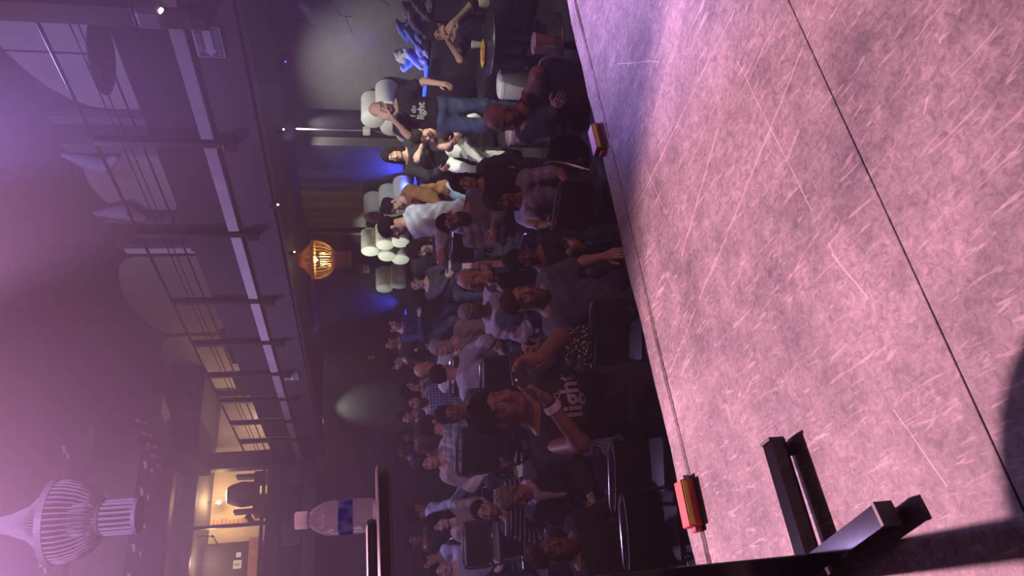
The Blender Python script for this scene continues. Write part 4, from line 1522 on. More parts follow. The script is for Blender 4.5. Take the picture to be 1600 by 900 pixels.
_t3 = n_.new('ShaderNodeBsdfTranslucent')
_t3.inputs['Color'].default_value = (0.85, 0.82, 0.9, 1)
_m3 = n_.new('ShaderNodeMixShader')
_m3.inputs[0].default_value = 0.045
l_.new(b_.outputs[0], _m3.inputs[1])
l_.new(_t3.outputs[0], _m3.inputs[2])
l_.new(_m3.outputs[0], n_['Material Output'].inputs['Surface'])
t = thing('water_bottle', 'crumpled clear plastic bottle beside the pink bucket', 'bottle', (T5[0] - 0.11, T5[1] - 0.05, T5[2]))
MB().lathe([(0.0, 0.0), (0.03, 0.0), (0.033, 0.03), (0.027, 0.06), (0.033, 0.09), (0.03, 0.12), (0.014, 0.155), (0.013, 0.17), (0.0, 0.17)], 14).build('shell', GLASS, t, True)
MB().lathe([(0.0, 0.168), (0.016, 0.168), (0.016, 0.188), (0.0, 0.188)], 12).build('bottle_cap', WHITE, t, True)

# ---- coats heaped on the ledge, lit blue
def coat(label, p, sx, sy, sz, m, seed, group='coats heaped on the ledge'):
    r = random.Random(seed)
    S = SDF()
    for i in range(9):
        c0 = np.array([r.uniform(-sx, sx), r.uniform(-sy, sy), r.uniform(0, sz)])
        c1 = c0 + np.array([r.uniform(-.08, .08), r.uniform(-.14, .14), r.uniform(-.10, .10)])
        S.cap(c0, c1, r.uniform(.035, .075), r.uniform(.03, .06), 0.05)
    h = 0.014
    G, lo, ax_ = S.grid(h)
    X, Y, Z = ax_[0][:, None, None], ax_[1][None, :, None], ax_[2][None, None, :]
    G = G + 0.012 * np.sin(X * 38 + 3 * np.sin(Z * 23 + seed)) * np.sin(Y * 33 + 2 * np.sin(X * 19)) + 0.008 * np.sin(Z * 60 + Y * 31)
    V, F = nets(G.astype(np.float32), lo, h)
    V[:, 2] = np.maximum(V[:, 2], 0.0)
    t = thing('coat', label, 'coat', p, group=group)
    mesh_np('cloth_heap', V, F, m, t)
    MB().tube([(-sx, -sy * .5, sz * .8), (-sx - .05, 0, sz * .5), (-sx - .04, sy * .5, sz * .2)], [0.03, 0.035, 0.025], 8).build('sleeve', m, t, True)
    return t


for i, (x, y, lb, m) in enumerate(((636, 100, 'pale jacket glowing blue on the ledge beside the man covering his face', cloth('pale_coat', (0.55, 0.55, 0.66))), (632, 70, 'blue puffer coat heaped on the ledge behind the seated man', cloth('blue_coat', (0.12, 0.2, 0.6))),
                                  (640, 45, 'dark patterned jacket piled on the ledge at the top of the heap', cloth('dark_coat', (0.12, 0.12, 0.25))), (655, 15, 'grey checked jacket on the ledge at the frame edge', cloth('grey_check', (0.12, 0.12, 0.14), 'plaid', (0.5, 0.5, 0.52), 26)))):
    p = at_X(x, y, 6.5)
    coat(lb, (6.72, p[1], 0.985), 0.10, 0.26, 0.34, m, 11 + i)

# ---- folding chairs: padded black seat and back on chrome tube
PADM = mat('black_pad', (0.022, 0.020, 0.024), 0.5)
TUBEM = mat('dark_chrome', (0.42, 0.42, 0.46), 0.25, 0.9)
chair_proto = None
def chair(label, p, rz, group='folding chairs on the hall floor'):
    """faces local +Y"""
    global chair_proto
    if chair_proto is None:
        t = thing('folding_chair', label, 'chair', p, rz, group)
        MB().box((-0.20, -0.19, 0.425), (0.20, 0.20, 0.458), 0.016).build('seat', PADM, t, True)
        n = 7
        v, f = [], []
        for j in range(5):
            for i in range(n):
                x = -0.205 + 0.41 * i / (n - 1)
                z = 0.57 + 0.23 * j / 4
                y = -0.245 - 0.035 * (1 - (2 * i / (n - 1) - 1) ** 2) - 0.02 * (j / 4)
                v.append((x, y, z))
        for j in range(5):
            for i in range(n):
                x, y, z = v[j * n + i]
                v.append((x, y + 0.022, z))
        o = 5 * n
        for j in range(4):
            for i in range(n - 1):
                a = j * n + i
                f += [(a, a + 1, a + n + 1, a + n), (o + a, o + a + n, o + a + n + 1, o + a + 1)]
        for j in range(4):
            for i in (0, n - 1):
                a = j * n + i
                f.append((a, a + n, o + a + n, o + a))
        for i in range(n - 1):
            for j in (0, 4):
                a = j * n + i
                f.append((a, a + 1, o + a + 1, o + a))
        MB().add(v, f).build('backrest', PADM, t, True)
        fr = [(-0.22, 0.24, 0.015), (-0.22, -0.10, 0.45), (-0.22, -0.235, 0.62), (-0.222, -0.258, 0.77), (-0.205, -0.270, 0.815), (-0.16, -0.280, 0.83), (0.16, -0.280, 0.83), (0.205, -0.270, 0.815), (0.222, -0.258, 0.77), (0.22, -0.235, 0.62), (0.22, -0.10, 0.45), (0.22, 0.24, 0.015)]
        MB().tube(fr, 0.0115, 8).build('frame', TUBEM, t, True)
        for s in (-1, 1):
            MB().tube([(s * 0.195, 0.19, 0.44), (s * 0.20, -0.02, 0.25), (s * 0.205, -0.30, 0.015)], 0.0105, 8).build('rear_leg', TUBEM, t, True)
            MB().lathe([(0.014, 0.0), (0.016, 0.02), (0.013, 0.03)], 8, (s * 0.205, -0.30, 0)).build('rubber_foot', BLACK, t)
        MB().tube([(-0.20, -0.25, 0.09), (0.20, -0.25, 0.09)], 0.008, 6).build('stretcher', TUBEM, t, True)
        MB().tube([(-0.215, 0.16, 0.12), (0.215, 0.16, 0.12)], 0.008, 6).build('stretcher', TUBEM, t, True)
        chair_proto = t
        return t
    o = copy_tree(chair_proto)
    o['label'] = label
    o['group'] = group
    o.location = tuple(float(c) for c in p)
    o.rotation_euler = (0, 0, rz)
    return o


def chair_px(label, x, y, z, turn):
    p = at_z(x, y, z)
    d = unit([p[0], p[1], 0])
    rg = np.array([d[1], -d[0], 0])
    a = math.radians(turn)
    h = -d * math.cos(a) + rg * math.sin(a)
    return chair(label, (p[0], p[1], floor_z(p[0], p[1])), math.atan2(-h[0], h[1]))


chair_px('empty folding chair with a brassy edge, in front of the woman in the grey blouse', 900, 296, 0.10, 150)
chair_px('empty folding chair between the glasses-wearing man and the stage', 780, 372, 0.25, 170)
chair_px('empty folding chair near the stage, left of the red and yellow box', 1000, 820, 0.12, 172)
chair_px('empty folding chair near the stage, behind the seated person with the phone', 985, 728, 0.10, 168)
chair_px('empty folding chair beside the bearded man at the lower left corner', 812, 842, 0.2, 176)
chair_px('empty folding chair carrying the red drink can', 985, 515, -0.04, 175)
c = at_z(980, 512, -0.04)
t = thing('drink_can', 'red drink can standing on a dark chair by the stage', 'can', (c[0], c[1], -0.035))
MB().lathe([(0.0, 0.0), (0.024, 0.0), (0.031, 0.008), (0.031, 0.098), (0.026, 0.108), (0.0, 0.108)], 20).build('body', mat('can_red', (0.5, 0.03, 0.04), 0.3, 0.4), t, True)
MB().lathe([(0.026, 0.104), (0.0275, 0.110), (0.024, 0.112), (0.0, 0.107)], 20).build('lid', CHROME, t, True)
MB().lathe([(0.0312, 0.02), (0.0314, 0.03), (0.0312, 0.045)], 20).build('label_band', mat('can_band', (0.6, 0.6, 0.62), 0.3, 0.5), t, True)

# ================================================================== FOREGROUND ON THE STAGE
# tall cocktail table with a cross base; only its right half is in the picture
TC = (0.20, 1.65)
FOOTM = mat('gloss_black', (0.006, 0.006, 0.008), 0.12, spec=0.4)
tt = thing('cocktail_table', 'tall black cocktail table with a cross base at lower left', 'table', (TC[0], TC[1], HS))
hT = HC - HS - 0.008
MB().lathe([(0.0, hT - 0.028), (0.285, hT - 0.028), (0.30, hT - 0.022), (0.30, hT - 0.004), (0.294, hT), (0.0, hT)], 64).build('table_top', mat('cocktail_top', (0.02, 0.02, 0.024), 0.35), tt, True)
MB().box((-0.03, -0.03, 0.03), (0.03, 0.03, hT - 0.02), 0.004).build('post', FOOTM, tt)
for (dx, dy, L) in ((1, 0.02, 0.31), (0.15, -0.99, 0.325), (-1, 0, 0.31), (0, 1, 0.31)):
    ft = MB().beam((dx * 0.02, dy * 0.02, 0.046), (dx * L, dy * L, 0.042), 0.046, 0.040).build('foot', FOOTM, tt)
    MB().beam((dx * L * 0.985, dy * L * 0.985, 0.046), (dx * (L + .004), dy * (L + .004), 0.046), 0.048, 0.042).build('end_cap', mat('cap_rim', (0.03, 0.03, 0.035), 0.5), ft)
    MB().lathe([(0.018, 0.0), (0.020, 0.02), (0.010, 0.026)], 10, (dx * L * 0.93, dy * L * 0.93, 0)).build('glide', BLACK, ft)

zt = HS + hT
wb = thing('water_bottle', 'small clear water bottle with a blue label on the cocktail table', 'bottle', (0.405, 1.665, zt))
wb.scale = (1.0, 1.0, 1.28)
LB = 0.031 * 1.22
CAPM = bpy.data.materials.new('translucent_cap')
_n2, _l2, _b2 = nt(CAPM)
_b2.inputs['Base Color'].default_value = (0.8, 0.78, 0.8, 1)
_tr = _n2.new('ShaderNodeBsdfTranslucent')
_tr.inputs['Color'].default_value = (0.8, 0.78, 0.8, 1)
_mx = _n2.new('ShaderNodeMixShader')
_mx.inputs[0].default_value = 0.55
_l2.new(_b2.outputs[0], _mx.inputs[1])
_l2.new(_tr.outputs[0], _mx.inputs[2])
_l2.new(_mx.outputs[0], _n2['Material Output'].inputs['Surface'])
MB().lathe([(0.0, 0.004), (LB * 0.75, 0.0), (LB * 0.97, 0.006), (LB, 0.014), (LB, 0.034), (LB * 0.97, 0.040), (LB, 0.046), (LB, 0.066), (LB * 0.99, 0.076), (LB * 0.90, 0.090), (LB * 0.62, 0.105), (LB * 0.40, 0.112), (LB * 0.38, 0.118), (0.0, 0.118)], 32).build('shell', GLASS, wb, True)
MB().lathe([(0.0, 0.116), (0.0185, 0.116), (0.0185, 0.134), (0.0165, 0.1365), (0.0, 0.1365)], 24).build('bottle_cap', CAPM, wb, True)
def label_mat():
    m = bpy.data.materials.new('bottle_label')
    n, l, b = nt(m)
    tc = n.new('ShaderNodeTexCoord')
    v = n.new('ShaderNodeTexVoronoi')
    v.inputs['Scale'].default_value = 45
    l.new(tc.outputs['Object'], v.inputs['Vector'])
    r = n.new('ShaderNodeValToRGB')
    r.color_ramp.elements[0].color = (0.04, 0.10, 0.62, 1)
    r.color_ramp.elements[1].color = (0.55, 0.62, 0.85, 1)
    r.color_ramp.elements[0].position = 0.35
    r.color_ramp.elements[1].position = 0.75
    l.new(v.outputs['Distance'], r.inputs['Fac'])
    l.new(r.outputs['Color'], b.inputs['Base Color'])
    b.inputs['Roughness'].default_value = 0.35
    tr = n.new('ShaderNodeBsdfTranslucent')
    l.new(r.outputs['Color'], tr.inputs['Color'])
    mx = n.new('ShaderNodeMixShader')
    mx.inputs[0].default_value = 0.5
    l.new(b.outputs[0], mx.inputs[1])
    l.new(tr.outputs[0], mx.inputs[2])
    l.new(mx.outputs[0], n['Material Output'].inputs['Surface'])
    return m
MB().lathe([(LB * 1.006, 0.040), (LB * 1.012, 0.042), (LB * 1.012, 0.062), (LB * 1.006, 0.064)], 32).build('label_band', label_mat(), wb, True)
# flat black case and a small device lying on the table top
tk = thing('black_case', 'flat black case lying on the cocktail table in front of the bottle', 'case', (0.30, 1.60, zt), math.radians(-22))
MB().box((-0.16, -0.045, 0.0), (0.075, 0.045, 0.022), 0.010).build('shell', BLACK, tk, True)
MB().box((-0.16, -0.0465, 0.009), (0.07, -0.0445, 0.013)).build('zip', mat('zip_metal', (0.5, 0.45, 0.5), 0.3, 0.7), tk)
tk = thing('card_reader', 'small pale device resting on the black case at the frame edge', 'device', (0.205, 1.60, zt + 0.022), math.radians(-15))
MB().box((-0.06, -0.03, 0.0), (0.03, 0.03, 0.02), 0.006).build('body', BLACKM, tk, True)
MB().prism([(-0.05, 0.02), (0.02, 0.02), (0.0, 0.045), (-0.05, 0.045)], -0.028, 0.028, 'y').build('screen_hood', mat('pale_device', (0.7, 0.68, 0.7), 0.3), tk)

# coloured boxes at the stage edge, and a strip of tape
def edge_box(label, x, y, rz, c1, c2, ctop, s=1.0):
    p = at_z(x, y, HS + 0.03)
    t = thing('small_carton', label, 'box', (p[0], p[1], HS + 0.004), rz, 'coloured cartons on the stage edge')
    MB().box((-0.075 * s, -0.03, 0.0), (0.075 * s, 0.03, 0.044), 0.003).build('carton', c1, t)
    MB().box((-0.070 * s, -0.0315, 0.026), (0.070 * s, -0.0302, 0.042)).build('side_band', c2, t)
    MB().box((-0.073 * s, -0.028, 0.044), (0.073 * s, 0.028, 0.0465), 0.001).build('lid', ctop, t)
    MB().box((0.075 * s, -0.02, 0.006), (0.090 * s, 0.015, 0.03), 0.003).build('end_tab', mat('tab_grey', (0.3, 0.26, 0.28), 0.5), t)
    MB().box((-0.092 * s, -0.02, 0.004), (-0.075 * s, 0.015, 0.026), 0.003).build('end_tab', RED, t)
    return t


YEL = mat('carton_yellow', (0.85, 0.62, 0.06), 0.5)
edge_box('small carton with a pink lid and yellow side on the stage edge, right', 932, 219, math.radians(2), mat('carton_dark', (0.10, 0.03, 0.03), 0.6), YEL, mat('carton_pink', (0.62, 0.45, 0.55), 0.5))
edge_box('small red and yellow carton on the stage edge, left', 1074, 787, math.radians(-3), mat('carton_red', (0.6, 0.04, 0.03), 0.5), YEL, mat('carton_redtop', (0.65, 0.08, 0.05), 0.5))
p = at_z(954, 238, HS)
t = tag(MB().box((-0.06, -0.022, 0), (0.06, 0.022, 0.0012)).build('tape_strip', mat('pale_tape', (0.62, 0.5, 0.5), 0.6)), 'short strip of pale tape on the stage beside the pink-lidded carton', 'tape')
t.location = (p[0], p[1], HS + 0.0005)
t.rotation_euler = (0, 0, math.radians(-6))
# ================================================================== THE PEOPLE
BLK = cloth('black_tee', (0.014, 0.013, 0.016))
JEAN = cloth('blue_jeans', (0.07, 0.10, 0.20))
LJEAN = cloth('light_jeans', (0.30, 0.40, 0.52))
WTR = cloth('white_trousers', (0.72, 0.72, 0.70))
GREYT = cloth('grey_shirt', (0.16, 0.16, 0.18))
LGREY = cloth('light_grey_sweat', (0.46, 0.47, 0.52))
DGREY = cloth('dark_grey', (0.045, 0.045, 0.052))
BROWNT = cloth('brown_knit', (0.07, 0.042, 0.035))
COGNAC = cloth('cognac_jacket', (0.20, 0.085, 0.025))
LAV = cloth('lavender_shirt', (0.50, 0.48, 0.62))
TAN = cloth('tan_jacket', (0.26, 0.20, 0.14))
NAVY = cloth('navy_top', (0.03, 0.04, 0.10))
BEIGEC = cloth('beige_top', (0.34, 0.28, 0.25))
STRIPE = cloth('striped_jumper', (0.015, 0.014, 0.018), 'stripe', (0.45, 0.43, 0.46), 26)
STRIPE2 = cloth('fine_striped', (0.03, 0.03, 0.04), 'stripe', (0.4, 0.4, 0.42), 50)
PLAIDB = cloth('blue_plaid', (0.03, 0.05, 0.16), 'plaid', (0.35, 0.4, 0.55), 26)
PLAIDG = cloth('grey_plaid', (0.20, 0.22, 0.21), 'plaid', (0.40, 0.43, 0.42), 14)
SATIN = cloth('grey_satin', (0.30, 0.29, 0.40), rough=0.4)
DENIM = cloth('slate_shirt', (0.09, 0.11, 0.15))
LBLUE = cloth('pale_blue_shirt', (0.34, 0.40, 0.55))
FSTR = cloth('pale_striped_blouse', (0.30, 0.32, 0.42), 'stripe', (0.6, 0.62, 0.7), 36)

seated = []
def S_(short, *a, **k):
    i = person(*a, **k)
    seated.append((short, i))
    return i


# standing man in the printed tee, hand over his face
m1 = person('man in a black tee with white lettering, standing with a hand over his face', 594, 171, t=7.3, mode='stand', turn=4, nod=18, lean=2, slean=-3, skin='light', hair='bald', hairc='brown', beard='stubble', sleeve='tee', shirt=BLK, trousers=JEAN, lod=1, build=1.04,
            armL=(690, 131, 7.15, (-0.6, -0.6, 0)), armR=(612, 184, 7.08, (0.9, 0.35, -0.9), (0.5, 0.75, 0.1), (-0.25, -0.05, 1)), curlR=0.15)
INKW = mat('print_white', (0.75, 0.75, 0.75), 0.7)
print_on(m1, [('I do', 0.075, 0.0, -0.155, 0.001), ('light', 0.105, 0.01, -0.235, 0.004)], INKW)
S_('the man with a hand at his chin', 'seated man in black with a hand at his chin, behind the right round table', 683, 50, t=7.4, turn=-18, nod=12, skin='light', beard='stubble', hair='short', hairc='brown', armR=(699, 62, 7.2), armL=(712, 32, 7.05, (-1, 0, -1)), jacket=0.012, lod=1)
S_('the person in pale trousers', 'person in pale trousers sitting half out of the frame at right', 660, -40, t=7.6, turn=-55, skin='light', hair='short', trousers=cloth('cream_trousers', (0.7, 0.62, 0.48)), shirt=DGREY, jacket=0.01, armR=(747, 4, 7.3, (1, 0, -1)), armL='lap')
S_('the bald man in black', 'bald bearded man in black sitting by the stage, looking down', 784, 183, t=4.9, turn=-48, nod=14, skin='brown', hair='bald', beard='stubble', build=1.2, lod=0, hs=1.06, shirt=BLK, armL=(824, 143, 4.75, (-1, 0, -1)), armR=(885, 150, 4.5))
person('woman in a brown knit and white trousers, sitting and looking at her hands', 657, 212, t=8.2, mode='sit', turn=-20, nod=34, hturn=-30, skin='light', hair='bun', hairc='dark', shirt=BROWNT, sleeve='push', trousers=WTR, lod=1, lean=12,
       armR=(714, 222, 7.85, (1, 0, -1)), armL=(716, 212, 7.85, (-1, 0, -1)), legs={1: ((0.16, 0.42, 0.10), (0.1, 0.7, 1)), -1: ((0.24, 0.55, 0.36), (-0.2, 0.6, 1))})
person('woman in a black jacket and white trousers perched by the blue-lit wall', 613, 243, t=8.9, mode='perch', turn=-12, skin='light', hair='long', hairc='dark', shirt=BLK, jacket=0.012, trousers=WTR, lod=1, armR=(690, 266, 8.75, (1, -0.4, -0.3)), armL=(656, 236, 8.6, (-1, 0, -1)))
S_('the dark-haired woman in black', 'dark-haired woman in black sitting below the blue glow', 724, 286, t=6.9, turn=8, hturn=0, skin='tan', hair='long', hairc='black', shirt=BLK, lod=1, jacket=0.01, tilt=-8)
S_('the woman in the grey blouse', 'long-haired woman in a grey satin blouse, chin lowered, near the front', 780, 312, t=6.0, turn=-22, nod=8, skin='brown', hair='long', hairc='dark', shirt=SATIN, sleeve='short', lod=0, armR=(872, 352, 5.6, (1, -0.3, -0.5)), armL='thigh')
person('man in a cognac jacket and pale jeans, standing bent to his neighbour', 613, 321, t=8.0, mode='stand', turn=-62, nod=22, skin='light', hair='short', hairc='dark', shirt=COGNAC, jacket=0.016, trousers=LJEAN, lod=1, lean=10, armR='side', armL=(697, 330, 7.8, (-0.5, -0.8, 0)))
person('man in a light grey sweatshirt standing with his back half turned', 612, 356, t=7.2, mode='stand', turn=-112, hturn=-95, nod=14, skin='tan', hair='short', hairc='black', beard='stubble', shirt=LGREY, jacket=0.014, lod=1, build=1.08, lean=7, armL=(690, 388, 6.75, (0.2, -0.6, -0.8)), armR='side')
S_('the man with crossed arms', 'bearded man in a grey polo sitting with folded arms and tilted head', 703, 346, t=6.8, turn=-6, nod=6, tilt=16, skin='tan', hair='crop', hairc='black', beard='full', glasses=True, shirt=GREYT, hs=1.08, build=1.24, lod=0, armR='crossed', armL='crossed', slean=-4)
S_('the woman with white stripes', 'dark-haired woman in a black jacket with white trim, looking down', 653, 391, t=8.6, turn=-40, nod=26, skin='light', hair='bob', hairc='dark', shirt=cloth('black_trim_jacket', (0.016, 0.015, 0.02), 'stripe', (0.5, 0.5, 0.5), 7), lod=1)
S_('the man in the black jumper', 'man in a dark jumper seated on the far sofa under the pouffes', 648, 444, t=10.2, turn=-6, skin='light', hair='crop', hairc='brown', shirt=DGREY, lod=1, armR=(702, 432, 9.9, (1, 0, -1)))
S_('the man with both hands at his face', 'bald man in glasses with both hands raised to his cheek', 736, 437, t=6.3, turn=-62, nod=8, skin='light', hair='bald', glasses=True, shirt=BLK, sleeve='push', lod=0, armR=(774, 437, 6.02, (1, 0.2, -1), (0.3, 0.9, 0), (-0.1, 0.1, 1)), armL=(769, 412, 6.08, (-0.8, 0.4, -1), (-0.3, 0.9, 0), (0.1, 0.1, 1)), curlR=0.3, curlL=0.3)
S_('the dim-lit man', 'dim-lit man in black sitting low before the stage with forearms raised', 814, 405, t=5.8, turn=12, nod=10, skin='brown', hair='short', hairc='black', beard='stubble', lod=0, shirt=BLK, sleeve='push', build=1.1, armL=(950, 398, 5.2, (-0.6, 0.2, -1), (-1, 0.2, 0), (0, 0.1, 1)), armR=(960, 452, 5.2, (0.6, 0.2, -1), (1, 0.2, 0), (0.3, 0.2, 1)), curlL=1.2, curlR=0.9)
p16 = S_('the brown-bearded man', 'full-bearded man in a slate shirt near the stage, wearing a black watch', 812, 469, t=4.8, turn=30, hturn=34, nod=4, skin='tan', hair='crop', hairc='brown', beard='full', lod=0, shirt=DENIM, sleeve='tee', hs=1.06, build=1.1, armR=(850, 546, 4.45, (0.9, 0.4, -1), (0.9, 0.3, 0.2), (0.15, 0.1, 1)), armL='thigh', curlR=0.8)
p17 = person('person in a black tee lettered light, holding a phone up in both hands', 777, 641, t=3.4, mode='stand', turn=14, hturn=30, nod=0, skin='brown', hair='bun', hairc='black', lod=0, shirt=BLK, sleeve='tee', build=1.05, hs=1.12, armR=(852, 622, 3.12, (1.0, 0.35, -0.9), (0.75, -0.3, 0.3), (-0.35, 0.15, 1)), armL=(842, 560, 3.12, (-1.0, 0.2, -0.9), (-0.75, -0.3, 0.3), (0.2, 0.15, 1)), curlR=0.4, curlL=0.6, slean=3)
print_on(p17, [('I do', 0.06, 0.0, -0.065, 0.0), ('light', 0.13, 0.03, -0.135, 0.003)], mat('print_pale', (0.42, 0.38, 0.42), 0.7))
S_('the man in the white jacket', 'grey-haired dark-skinned man in a loose white jacket, mid crowd', 737, 486, t=6.9, turn=18, skin='dark', hair='short', hairc='grey', shirt=LAV, jacket=0.022, lod=1, nod=6)
S_('the man with the shaved head', 'man with a shaved head and white tee collar seen from behind', 663, 577, t=7.9, turn=165, hturn=150, skin='tan', hair='bald', shirt=WTR, lod=1, jacket=0.006)
S_('the person in the lavender shirt', 'dark-haired person in a lavender shirt with back to the stage', 692, 583, t=6.6, turn=168, hturn=150, nod=10, skin='tan', hair='short', hairc='dark', shirt=LAV, jacket=0.008, trousers=JEAN, lod=1, lean=10, armR=(737, 545, 6.6, (0.6, -0.6, -0.6)))
S_('the man in the tan jacket', 'man in a tan jacket leaning on his hand, facing the lavender shirt', 689, 543, t=7.6, turn=-28, hturn=-55, nod=8, skin='tan', hair='crop', hairc='grey', shirt=TAN, jacket=0.016, lod=1, armR='chin', armL='lap')
person('dark-clad person at the far counter, lit by an orange phone screen', 611, 510, t=10.6, mode='perch', turn=40, nod=14, skin='light', hair='short', shirt=NAVY, lod=2, armR='front', armL='front')
person('dark-clad person at the far counter, second from the orange screen', 607, 537, t=11.5, mode='perch', turn=-25, nod=5, skin='tan', hair='short', shirt=BLK, lod=2, armR='front')
person('person at the far counter nearest the spot-lit wall, holding a phone', 617, 567, t=10.7, mode='perch', turn=-80, nod=8, skin='light', hair='short', shirt=BLK, lod=2, armR='front', armL='front')
person('far person in dark clothes standing at the edge of the lit wall patch', 634, 652, t=10.6, mode='perch', turn=-30, skin='light', hair='short', shirt=BLK, lod=2, armR='side', armL='side')
S_('the man in blue plaid', 'bearded man in a blue plaid shirt under the lit wall patch', 645, 632, t=8.7, turn=20, skin='tan', hair='short', hairc='dark', beard='full', shirt=PLAIDB, lod=2)
S_('the person in fine stripes', 'person in a finely striped top behind the shaved-head man', 640, 609, t=9.9, turn=50, skin='light', hair='bob', shirt=STRIPE2, lod=2, armL='chin')
S_('the glasses-wearing person behind the phone', 'person in glasses sipping from a cup behind the phone holder', 702, 647, t=6.4, turn=10, nod=10, skin='brown', hair='short', glasses=True, shirt=DGREY, lod=1, armR='chin')
S_('the man in the grey plaid jacket', 'broad man in a pale grey plaid jacket with his back turned', 676, 664, t=6.7, turn=160, hturn=120, nod=20, skin='tan', hair='short', hairc='dark', shirt=PLAIDG, jacket=0.02, build=1.12, lod=1, lean=14, slean=6)
S_('the smiling woman in mauve', 'smiling woman in a mauve top with a pushed-up sleeve, left of centre', 667, 722, t=7.7, turn=-18, skin='light', hair='short', hairc='dark', shirt=BEIGEC, jacket=0.01, lod=1)
person('far person in a dark blue top, faint in the haze', 624, 711, t=10.8, mode='perch', turn=40, skin='brown', hair='short', shirt=NAVY, lod=2)
person('far person in brown, faint in the haze beside the blue top', 632, 684, t=10.2, mode='perch', turn=0, skin='brown', hair='bob', shirt=BROWNT, lod=2)
S_('the person in pale blue', 'person in a pale blue shirt leaning away across a chair', 650, 801, t=8.6, turn=100, hturn=120, skin='brown', hair='short', shirt=LBLUE, jacket=0.012, lod=1, slean=-16, lean=10)
S_('the woman in the beige vest', 'warmly lit woman in a beige vest smiling at her neighbour', 684, 817, t=8.0, turn=-30, hturn=-40, skin='pale', hair='long', hairc='black', shirt=BEIGEC, sleeve='short', lod=1)
S_('the woman at the lower frame edge', 'warmly lit woman with pinned hair and a striped blouse at the lower edge', 688, 892, t=8.0, turn=0, skin='pale', hair='bun', hairc='black', shirt=FSTR, lod=1)
S_('the person in profile', 'person in profile with dark hair behind the woman with pinned hair', 668, 876, t=9.0, turn=-60, skin='tan', hair='short', hairc='dark', shirt=LBLUE, lod=2)
person('far silhouette in black at the lower left, deep in the haze', 645, 846, t=9.4, mode='perch', turn=20, skin='brown', hair='short', shirt=BLK, lod=2)
S_('the laughing man in stripes', 'laughing man in a black jumper with white stripes', 757, 797, t=6.2, turn=-20, nod=-4, skin='light', hair='crop', hairc='dark', beard='stubble', shirt=STRIPE, jacket=0.008, lod=1)
pw_ = S_('the man in glasses and white shirt', 'man in glasses and a white shirt under a dark jacket, bending forward', 800, 778, t=5.3, turn=-34, nod=24, skin='tan', hair='short', hairc='grey', glasses=True, shirt=DGREY, jacket=0.012, lod=0, armR='lap', armL='lap', lean=12)
S_('the grinning bearded man', 'grinning full-bearded man in black at the lower left corner', 858, 863, t=4.6, turn=26, hturn=30, nod=2, skin='brown', hair='crop', hairc='brown', beard='full', lod=0, shirt=BLK, build=1.12, hs=1.04)

S = SDF()
for a_ in np.linspace(0, 2 * math.pi, 13)[:-1]:
    c0 = pw_['Nk'] + pw_['rx'] * 0.070 * math.cos(a_) + pw_['fy'] * (0.02 + 0.075 * math.sin(a_)) + pw_['sp'] * (0.045 - 0.05 * max(0, math.sin(a_)))
    a2 = a_ + math.pi / 6
    c1 = pw_['Nk'] + pw_['rx'] * 0.070 * math.cos(a2) + pw_['fy'] * (0.02 + 0.075 * math.sin(a2)) + pw_['sp'] * (0.045 - 0.05 * max(0, math.sin(a2)))
    S.cap(c0, c1, 0.024, 0.024, 0.015)
S.cap(pw_['Nk'] + pw_['fy'] * 0.10 - pw_['sp'] * 0.01, pw_['Nk'] + pw_['fy'] * 0.135 - pw_['sp'] * 0.20, 0.04, 0.022, 0.02)
V, F = nets(*S.grid(0.008)[:2], 0.008)
mesh_np('shirt_collar', V, F, cloth('white_shirt', (0.5, 0.47, 0.55)), pw_['root'])

# chairs under the seated people
for short, i in seated:
    b_, s_ = i['base'], i['root'].rotation_euler.z
    if b_[0] > 5.4:
        continue                      # on the sofas
    c_ = chair('black folding chair under ' + short, (b_[0], b_[1], i['fz']), s_)
    c_.scale.z = float(np.clip((i['P'][2] - 0.085 - i['fz']) / 0.455, 0.55, 1.6))

# the raised phone, wristband and watch
def in_world(i, p):
    return i['Rz'] @ np.asarray(p) + i['base']


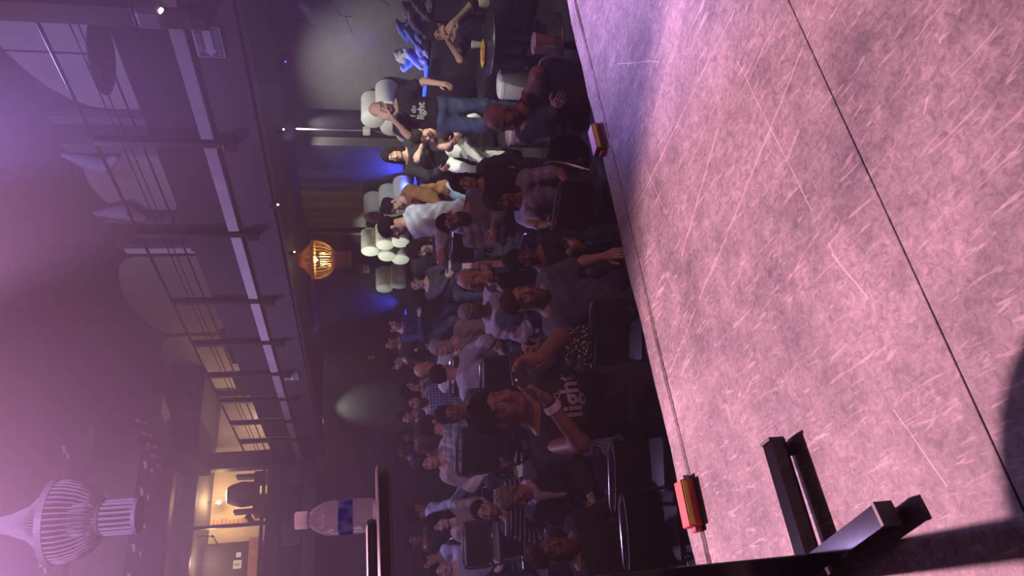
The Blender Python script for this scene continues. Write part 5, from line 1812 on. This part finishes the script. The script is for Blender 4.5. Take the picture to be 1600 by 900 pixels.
pw = (at(805, 583, 3.06) + at(815, 568, 3.06)) / 2
ph = thing('phone', 'black phone held up sideways in two hands', 'phone', pw, p17['root'].rotation_euler.z + math.radians(6))
ph.rotation_euler.x = math.radians(-12)
MB().box((-0.078, -0.004, -0.037), (0.078, 0.004, 0.037), 0.003).build('case', BLACK, ph, True)
MB().box((0.045, 0.004, 0.008), (0.072, 0.0065, 0.033), 0.002).build('camera_bump', BLACKM, ph, True)
MB().lathe([(0.0, 0.006), (0.006, 0.006), (0.006, 0.0085), (0.0, 0.0085)], 12, (0.058, 0.0, 0.02), 'y').build('lens', CHROME, ph)


def band(info, q, f, r, w, m, name, lab=None):
    e, wr_ = info['arms'][q]
    c = e + (wr_ - e) * f
    d = unit(wr_ - e) * w
    return MB().tube([tuple(c - d), tuple(c - d * .9), tuple(c + d * .9), tuple(c + d)], [r * .96, r, r, r * .96], 20).build(name, m, info['root'], True, lab)


band(p17, 1, 0.80, 0.038, 0.016, mat('paper_band', (0.78, 0.66, 0.68), 0.6), 'wristband', 'white paper wristband')
band(p17, 1, 0.90, 0.034, 0.004, BLACK, 'hair_tie', 'black hair tie')
band(p16, 1, 0.90, 0.036, 0.014, BLACK, 'watch', 'black watch')

# cloth bag with a leaf print lying on the chair behind the phone holder
p = at(918, 538, 4.35)
FLOR = cloth('leaf_print', (0.015, 0.015, 0.02), 'voronoi', (0.6, 0.58, 0.62), 55)
S = SDF()
S.cap((-0.07, 0, 0.02), (0.09, 0.02, 0.03), 0.06, 0.05, 0.05)
S.cap((-0.05, 0, 0.10), (0.06, 0.01, 0.12), 0.05, 0.04, 0.05)
G, lo, ax_ = S.grid(0.008)
X, Y, Z = ax_[0][:, None, None], ax_[1][None, :, None], ax_[2][None, None, :]
G = G + 0.005 * np.sin(X * 60 + 2 * np.sin(Z * 40)) * np.sin(Z * 50 + X * 13)
V, F = nets(G.astype(np.float32), lo, 0.008)
t = thing('cloth_bag', 'black cloth bag with a white leaf print beside the bearded man', 'bag', p, p16['root'].rotation_euler.z)
mesh_np('pouch', V, F, FLOR, t)
MB().tube([(-0.05, 0, 0.12), (-0.04, 0.0, 0.24), (0.03, 0.0, 0.24), (0.05, 0.0, 0.13)], 0.010, 6).build('strap', BLACK, t, True)
